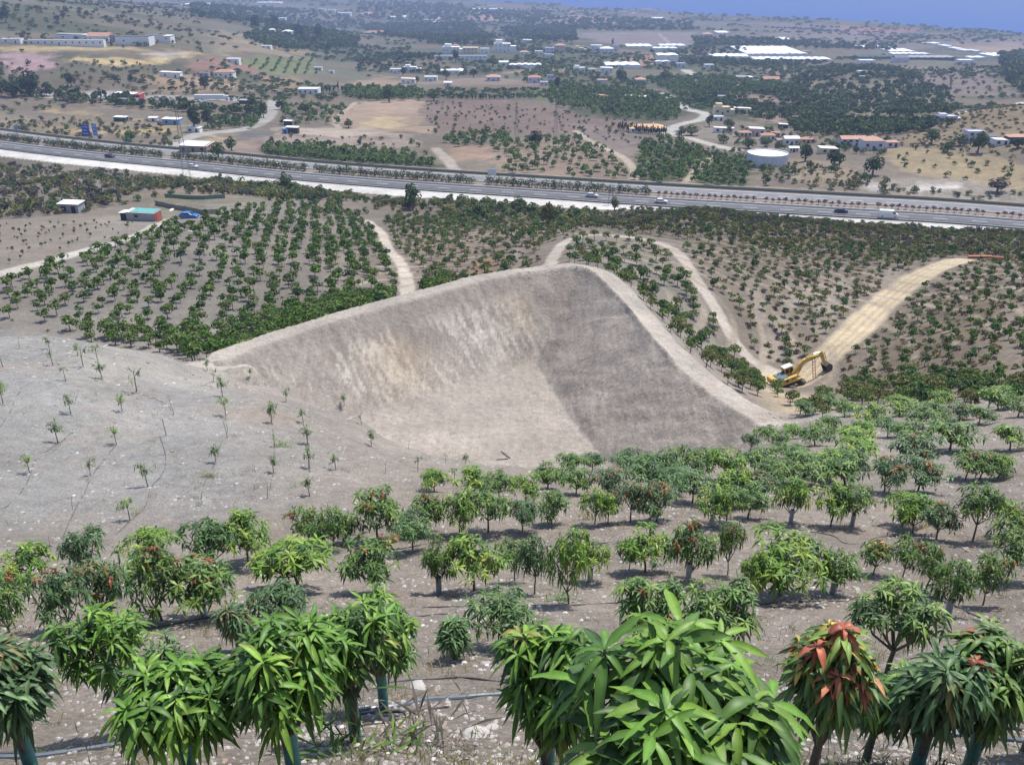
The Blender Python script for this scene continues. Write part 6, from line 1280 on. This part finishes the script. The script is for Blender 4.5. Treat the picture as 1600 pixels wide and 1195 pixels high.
cw = MB().prism([(-2.75, 1.15), (-2.85, 1.35), (-2.85, 1.95), (-2.7, 2.1), (-2.0, 2.1), (-2.0, 1.15)], -1.3, 1.3).build("counterweight", YEL, ex, bevel=.14)
for y in (-1.0, 1.0): MB().box((-.55, y, 1.68), (2.9 if y < 0 else 2.6, .5, .72)).build("side_panel", YEL, ex, bevel=.05)
mk_ = MB().box((-.9, -1.262, 1.72), (.5, .02, .42)); mk_.box((.15, -1.262, 1.7), (.6, .02, .16)); mk_.build("marking", mat("dark_marking", (.10, .03, .03), .5), ex)
MB().box((-1.2, 0, 1.95), (1.6, 1.9, .42)).build("engine_hood", HOOD, ex, bevel=.08); MB().tube([(-1.3, .45, 2.1), (-1.3, .45, 2.55)], .06, 8).build("exhaust", STL, ex)
cb = MB().prism([(-.55, 1.35), (1.05, 1.35), (1.05, 2.0), (.8, 2.86), (-.5, 2.9)], .28, 1.22); 
cb = MB().prism([(-.3, 1.35), (1.3, 1.35), (1.35, 2.0), (1.1, 2.86), (-.3, 2.9)], .25, 1.2).build("cab", YEL, ex, bevel=.04)
MB().box((.4, .72, 2.95), (1.6, 1.06, .1)).build("cab_roof", CABR, cb, bevel=.03); MB().prism([(-.15, 1.95), (.45, 1.95), (.45, 2.72), (-.15, 2.74)], .23, 1.22).build("window", GLASS, cb); MB().prism([(.55, 1.8), (1.2, 1.9), (1.0, 2.72), (.55, 2.74)], .23, 1.22).build("window", GLASS, cb)
MB().box((-.32, .72, 2.3), (.04, .75, .7)).build("rear_window", GLASS, cb); ws = MB(); ws.add([(1.345, .34, 2.05), (1.345, 1.1, 2.05), (1.14, 1.1, 2.8), (1.14, .34, 2.8)], [(0, 1, 2, 3)]); ws.build("windscreen", GLASS, cb)
boomp = [(.75, 1.4), (1.35, 1.75), (2.6, 2.85), (3.1, 3.0), (5.75, 3.15), (5.8, 3.5), (3.3, 3.7), (2.6, 3.6), (1.9, 3.15), (.7, 2.05), (.5, 1.7)]
MB().prism([(x, z) for x, z in boomp], -.38, .02).build("boom", YEL, ex, bevel=.03); MB().prism([(5.5, 3.8), (5.9, 3.9), (6.15, 3.3), (6.3, 2.4), (6.25, 1.35), (6.0, 1.3), (5.8, 2.4), (5.6, 3.0)], -.34, -.02).build("stick", YEL, ex, bevel=.03)
for y in (-.52, .16): c_ = MB().tube([(1.15, y, 1.35), (2.0, y, 2.4)], .10, 10).build("boom_cylinder", YEL, ex, smooth=True); MB().tube([(1.95, y, 2.35), (2.6, y, 3.3)], .055, 8).build("rod", CHROME, c_, smooth=True)
c_ = MB().tube([(3.2, -.18, 3.85), (4.5, -.18, 3.95)], .09, 10).build("stick_cylinder", YEL, ex, smooth=True); MB().tube([(4.5, -.18, 3.95), (5.6, -.18, 3.8)], .05, 8).build("rod", CHROME, c_, smooth=True)
c_ = MB().tube([(6.35, -.18, 3.5), (6.55, -.18, 2.4)], .08, 10).build("bucket_cylinder", YEL, ex, smooth=True); MB().tube([(6.55, -.18, 2.4), (6.62, -.18, 1.6)], .05, 8).build("rod", CHROME, c_, smooth=True)
bk = MB(); ip = [(6.0, 1.35), (6.7, 1.55), (7.15, 1.2), (7.2, .6), (6.9, .15), (6.3, .05)]
bk.prism(ip, -.85, -.80); bk.prism(ip, .45, .50)
for a, b in zip(ip[:-1], ip[1:]):
    dx, dz = b[0] - a[0], b[1] - a[1]; L = math.hypot(dx, dz); nx, nz = -dz / L * .05, dx / L * .05; bk.prism([a, b, (b[0] + nx, b[1] + nz), (a[0] + nx, a[1] + nz)], -.80, .45)
bo = bk.build("bucket", RUST, ex)
for y in (-.75, -.42, -.1, .25): MB().box((6.2, y, .03), (.28, .1, .08)).build("tooth", CHROME, bo)
tag(ex, "yellow tracked excavator with raised boom standing on the dirt road", "excavator")
ld = MB(); b0, b1 = Vector((4.0, -.75, .05)), Vector((4.3, -.45, 3.5))
for y in (-.22, .22):
    ld.tube([b0 + Vector((y, 0, 0)), b1 + Vector((y, 0, 0))], .045, 6)
for i in range(7): q = b0 + (b1 - b0) * ((i + .5) / 7); ld.tube([q + Vector((-.22, 0, 0)), q + Vector((.22, 0, 0))], .035, 6)
lo = empty("ladder", ex.location, tuple(ex.rotation_euler)); lo.scale = (K, K, K); ld.build("frame", mat("rusty_orange", (.36, .15, .06), .7, var=.2, scale=6), lo); tag(lo, "rusty orange ladder leaning upright against the excavator boom", "ladder")
# ------------------------------------------------------------------ small things of the slopes
PIPEO = mat("orange_pipe", (.50, .17, .08), .5)
for (u0, v0, u1, v1, lab) in ((1512, 404, 1549, 404, "left orange pipe lying above the end of the dirt road"), (1550, 405, 1571, 407, "right orange pipe lying above the end of the dirt road")):
    a, b = at1(u0, v0), at1(u1, v1); tag(MB().tube([a + Vector((0, 0, .35)), b + Vector((0, 0, .35))], .30, 12).build("pipe", PIPEO, smooth=True), lab, "pipe")
WOOD = mat("grey_wood", (.13, .11, .10), .9, var=.3, scale=8)
a, b = at1(783, 706), at1(797, 716); tag(MB().tube([a + Vector((0, 0, .12)), b + Vector((0, 0, .05))], .05, 6).build("timber", WOOD), "dark timber lying at the near edge of the pit, upper piece", "timber"); a, b = at1(776, 719), at1(794, 717); tag(MB().tube([a + Vector((0, 0, .10)), b + Vector((0, 0, .04))], .045, 6).build("timber", WOOD), "dark timber lying at the near edge of the pit, lower piece", "timber")
HOSE = mat("drip_hose", (.075, .075, .08), .6, var=.2, scale=4); PIPEB = mat("blue_grey_pipe", (.13, .16, .20), .35, var=.15, scale=3, spec=.5)
def hose(px, r, m, label, lift=.0, wig=.03, name="irrigation_hose"):
    W_ = at([a for a, b in px], [b for a, b in px])[:, :2]; P = smooth_poly(W_, 3); out = []
    for a, b in zip(P[:-1], P[1:]):
        n_ = max(1, int(np.hypot(*(b - a)) / .22))
        for i in range(n_): out.append(a + (b - a) * i / n_)
    out.append(P[-1]); out = np.array(out); t = np.arange(len(out)); out[:, 1] += wig * np.sin(t * .37) + wig * .6 * np.sin(t * .13 + 1); z = ground(out[:, 0], out[:, 1]) + r * .7 + lift
    z = np.convolve(np.pad(z, 2, 'edge'), np.ones(5) / 5, 'valid')
    tag(MB().tube([Vector((x, y, zz_)) for (x, y), zz_ in zip(out, z)], r, 7).build(name, m, smooth=True), label, "hose")
hose([(-30,1188),(60,1182),(180,1166),(275,1150),(330,1138)], .024, PIPEB, "thick blue grey pipe along the bottom left corner"); hose([(-30,1180),(90,1176),(200,1158),(300,1140)], .014, HOSE, "thin black hose just behind the bottom left pipe")
hose([(560,1112),(623,1103),(690,1093),(760,1085),(820,1080)], .024, PIPEB, "thick blue grey pipe in the gap at bottom centre"); hose([(540,1122),(640,1110),(700,1106)], .014, HOSE, "short dark hose below the bottom centre pipe"); hose([(605,1068),(660,1060),(711,1058),(800,1066)], .011, HOSE, "thin hose above the bottom centre pipe")
hose([(1330,1138),(1400,1143),(1500,1148),(1620,1160)], .024, PIPEB, "lower thick pipe at the bottom right"); hose([(1350,1118),(1440,1126),(1520,1132),(1620,1142)], .018, HOSE, "upper dark pipe at the bottom right")
hose([(200,985),(259,977),(310,968),(370,960),(470,955)], .013, HOSE, "black hose under the second row at left"); hose([(1160,945),(1200,943),(1270,939),(1340,941),(1420,948)], .013, HOSE, "black hose below the third row at right"); hose([(1440,930),(1480,940),(1540,968),(1620,990)], .013, HOSE, "black hose running down to the right edge")
hose([(1240,828),(1297,833),(1320,850),(1340,850),(1370,838),(1420,836)], .013, HOSE, "looping black hose between third and fourth rows at right"); hose([(560,862),(620,857),(664,850),(760,846)], .013, HOSE, "black hose under the fourth row at centre"); hose([(900,852),(1000,846),(1100,840)], .012, HOSE, "black hose right of centre in the fourth row"); hose([(540,975),(620,968),(700,960)], .012, HOSE, "faint hose across the middle bare patch")
hose([(660,950),(800,945),(900,948),(1010,940)], .011, HOSE, "black hose below the third row at centre")
for i, (px, lab) in enumerate([([(0,795),(25,780),(47,745),(52,720),(91,693),(115,670)],"hose zigzag on the grey slope, leftmost"),([(79,862),(100,840),(113,800),(135,770),(141,742),(182,695)],"hose on the grey slope linking the second line of saplings"),([(170,840),(203,813),(231,790),(235,760),(258,738),(259,712)],"hose on the grey slope linking the third line of saplings"),([(310,800),(316,760),(337,722),(345,690),(356,684),(353,652)],"hose on the grey slope along the fourth line"),
        ([(418,782),(428,740),(430,698),(424,662),(430,640)],"hose on the grey slope along the fifth line"),([(0,668),(20,640),(30,612)],"short hose at the far left of the grey slope"),([(214,615),(240,620),(262,632),(272,650)],"curved hose on the upper grey slope"),([(300,608),(330,596),(348,600),(345,620)],"hose loop near the top of the grey slope"),([(484,777),(483,735),(485,700),(474,662)],"hose along the rightmost sapling line")]): hose(px, .009, HOSE, lab, wig=.05)
# stones
ST = mat("loose_rock", attr="col", rough=.95, var=.18, scale=14, bump=.01, spec=.1)
r6 = np.random.default_rng(5)
def rock_protos(n):
    import bmesh; out = []
    for k in range(n):
        bm = bmesh.new(); bmesh.ops.create_icosphere(bm, subdivisions=1, radius=.5); c = []
        for v in bm.verts: v.co = Vector((v.co.x * r6.uniform(.7, 1.2), v.co.y * r6.uniform(.6, 1.0), v.co.z * r6.uniform(.35, .7)))
        V = np.array([v.co[:] for v in bm.verts]); F = np.array([[v.index for v in f.verts] for f in bm.faces]); bm.free(); F = np.c_[F, F[:, 2]]; out.append((V, F, np.full((len(V), 3), 1.0)))
    return out
RP = rock_protos(5)
def rocks(name, pos, s_, cols, label):
    V_, F_, C_ = [], [], []; o = 0; wh = r6.integers(0, 5, len(pos)); rz = r6.uniform(0, 6.28, len(pos))
    for k, (V, F, C) in enumerate(RP):
        i = np.where(wh == k)[0]; c, s = np.cos(rz[i]), np.sin(rz[i]); v = V[None] * s_[i][:, None, None]
        W_ = np.stack([v[..., 0] * c[:, None] - v[..., 1] * s[:, None], v[..., 0] * s[:, None] + v[..., 1] * c[:, None], v[..., 2]], -1) + pos[i][:, None]
        V_.append(W_.reshape(-1, 3)); F_.append((F[None, :, :3] + (np.arange(len(i)) * len(V))[:, None, None]).reshape(-1, 3) + o); o += len(i) * len(V); C_.append(np.repeat(cols[i], len(V), 0))
    tag(link(name, mesh_np(name, np.vstack(V_), np.vstack(F_), ST, np.vstack(C_))), label, None, None, 'stuff')
N_ = 30000; yy = np.exp(r6.uniform(math.log(3.5), math.log(75), N_)); xx = yy * r6.uniform(-.85, .85, N_) * 1.0 + r6.normal(0, 1, N_); ss = np.exp(r6.normal(-3.15, .6, N_)) * (1 + yy / 20); kk = fbm(xx / 1.5, yy / 1.5, 61, 3) + r6.uniform(-.35, .35, N_) > -.05; kk &= (pit_sd(xx, yy) < -2)
pp = z3(np.c_[xx, yy][kk]); tone = r6.uniform(0, 1, kk.sum())[:, None]; cc = np.array([.24, .215, .20]) * (1 - tone) + np.array([.42, .40, .385]) * tone; rd_ = r6.uniform(0, 1, kk.sum()) < .04; cc[rd_] = [.30, .215, .17]; wt = r6.uniform(0, 1, kk.sum()) < .035; cc[wt] = [.55, .53, .51]
rocks("loose_stones", pp, np.minimum(ss[kk] * .8, .035 + pp[:, 1] * .006), cc, "loose stones and rubble strewn over the dry slope")
for i, (u, v, s_, lab) in enumerate(((748, 1150, .30, "pale flat rock in the gap at bottom centre"), (768, 1138, .16, "smaller pale rock behind the flat rock at bottom centre"), (652, 1075, .26, "pale slab rock above the bottom centre pipe"), (300, 1035, .14, "white stone beside the thin pale tree"), (1555, 1000, .3, "pale boulder at the right edge under the hose"), (1385, 1122, .24, "flat pale stone between the two bottom right pipes"))):
    s_ *= .5; tag(blob("rock", at1(u, v), (s_, s_ * .7, s_ * .35), mat("pale_rock", (.42, .40, .38), .95, var=.2, scale=8, bump=.02), 91 + i), lab, "rock")
# weeds: thin stalky tufts
def tuft(seed, pal, n=16, L=.15):
    rng = np.random.default_rng(seed); P = np.c_[rng.normal(0, .07, n), rng.normal(0, .07, n), np.zeros(n)]; D = norm(np.c_[rng.normal(0, .55, n), rng.normal(0, .55, n), np.ones(n)]); Ln = L * rng.uniform(.5, 1.2, n)
    return leaves(P, D, Ln, Ln * .055, rng.uniform(.1, .5, n), 2, pick(pal, n, rng), 0, rng)
TF = [tuft(i, p_, 22) for i, p_ in enumerate(('straw', 'olive', 'straw', 'blue', 'grey'))]
n = 3600; yy = np.exp(r6.uniform(math.log(3.6), math.log(40), n)); xx = yy * r6.uniform(-.8, .8, n); kk = fbm(xx / 2.2, yy / 2.2, 71, 3) > .22; kk |= (r6.uniform(0, 1, n) < .10)
P = z3(np.c_[xx, yy][kk]); s_ = r6.uniform(.4, 1.2, len(P)) * (1 + P[:, 1] / 60)
multi_scatter("dry_weeds", [(TF, P, np.c_[s_, s_, s_])], r6, "dry grass tufts and weeds on the stony ground")
for i, (u, v, s_, pal, lab) in enumerate(((655, 1165, 2.4, 'grey', "dead twiggy bush beside the bottom centre rock"), (560, 1175, 2.2, 'mid', "green weed clump at the foot of the guarded tree"), (1330, 905, 2.2, 'bright', "bright low weed bush behind the third row at right"), (1268, 900, 1.6, 'olive', "pale weed clump left of the bright weed bush"), (880, 938, 1.6, 'blue', "bluish weed at the foot of the bright tree"), (915, 812, 2.0, 'straw', "straw coloured weed clump in the fourth row"), (325, 745, 1.8, 'olive', "dry weed patch on the grey slope"), (440, 697, 2.0, 'bright', "green weed patch on the grey slope"), (1440, 825, 2.0, 'straw', "pale dry weed between fourth row trees at right"))):
    V, F, C = tuft(500 + i, pal, 110, .16); p = at1(u, v); o = link("weed_clump", mesh_np("weed_clump", V * np.array([2.2, 2.2, 1]), F, LEAF_FAR, C), None, p, i * 1.1, s_ * .62); tag(o, lab, "weeds")
# a few more single plants round the hut and on the bare strip to its left
for (u, v, h, w, pal, lab) in ((263, 357, 15, 20, 'mid', "rounded tree between field hut and blue car"), (322, 350, 17, 17, 'dark', "dark tree just right of the blue car"), (302, 350, 6, 9, 'dark', "low dark bush in front of the blue car"), (216, 314, 10, 16, 'dark', "dark shrub behind the left end of the field hut"), (243, 308, 10, 16, 'olive', "olive shrub behind the field hut roof"), (268, 306, 9, 16, 'dark', "shrub at the left end of the green net"), (296, 303, 9, 14, 'dark', "shrub behind the middle of the green net"), (318, 303, 9, 14, 'olive', "shrub behind the right part of the green net"), (340, 303, 9, 12, 'dark', "shrub behind the right end of the green net"), (197, 319, 6, 12, 'olive', "small shrub left of the hut lean-to")):
    far_tree(u, v, h, w, pal, lab, 'bush')
r9 = np.random.default_rng(3)
ps = grid_pts([(0, 352), (190, 348), (235, 352), (180, 372), (60, 402), (0, 420)], 4.6, 3.4, 10, .3, r9); pz = z3(ps); s_ = r9.uniform(.3, .6, len(ps))
multi_scatter("young_planting", [(farp[0], pz, np.c_[s_ * .7, s_ * .7, s_])], r9, "tiny young plants in rows on the bare strip beside the hut")
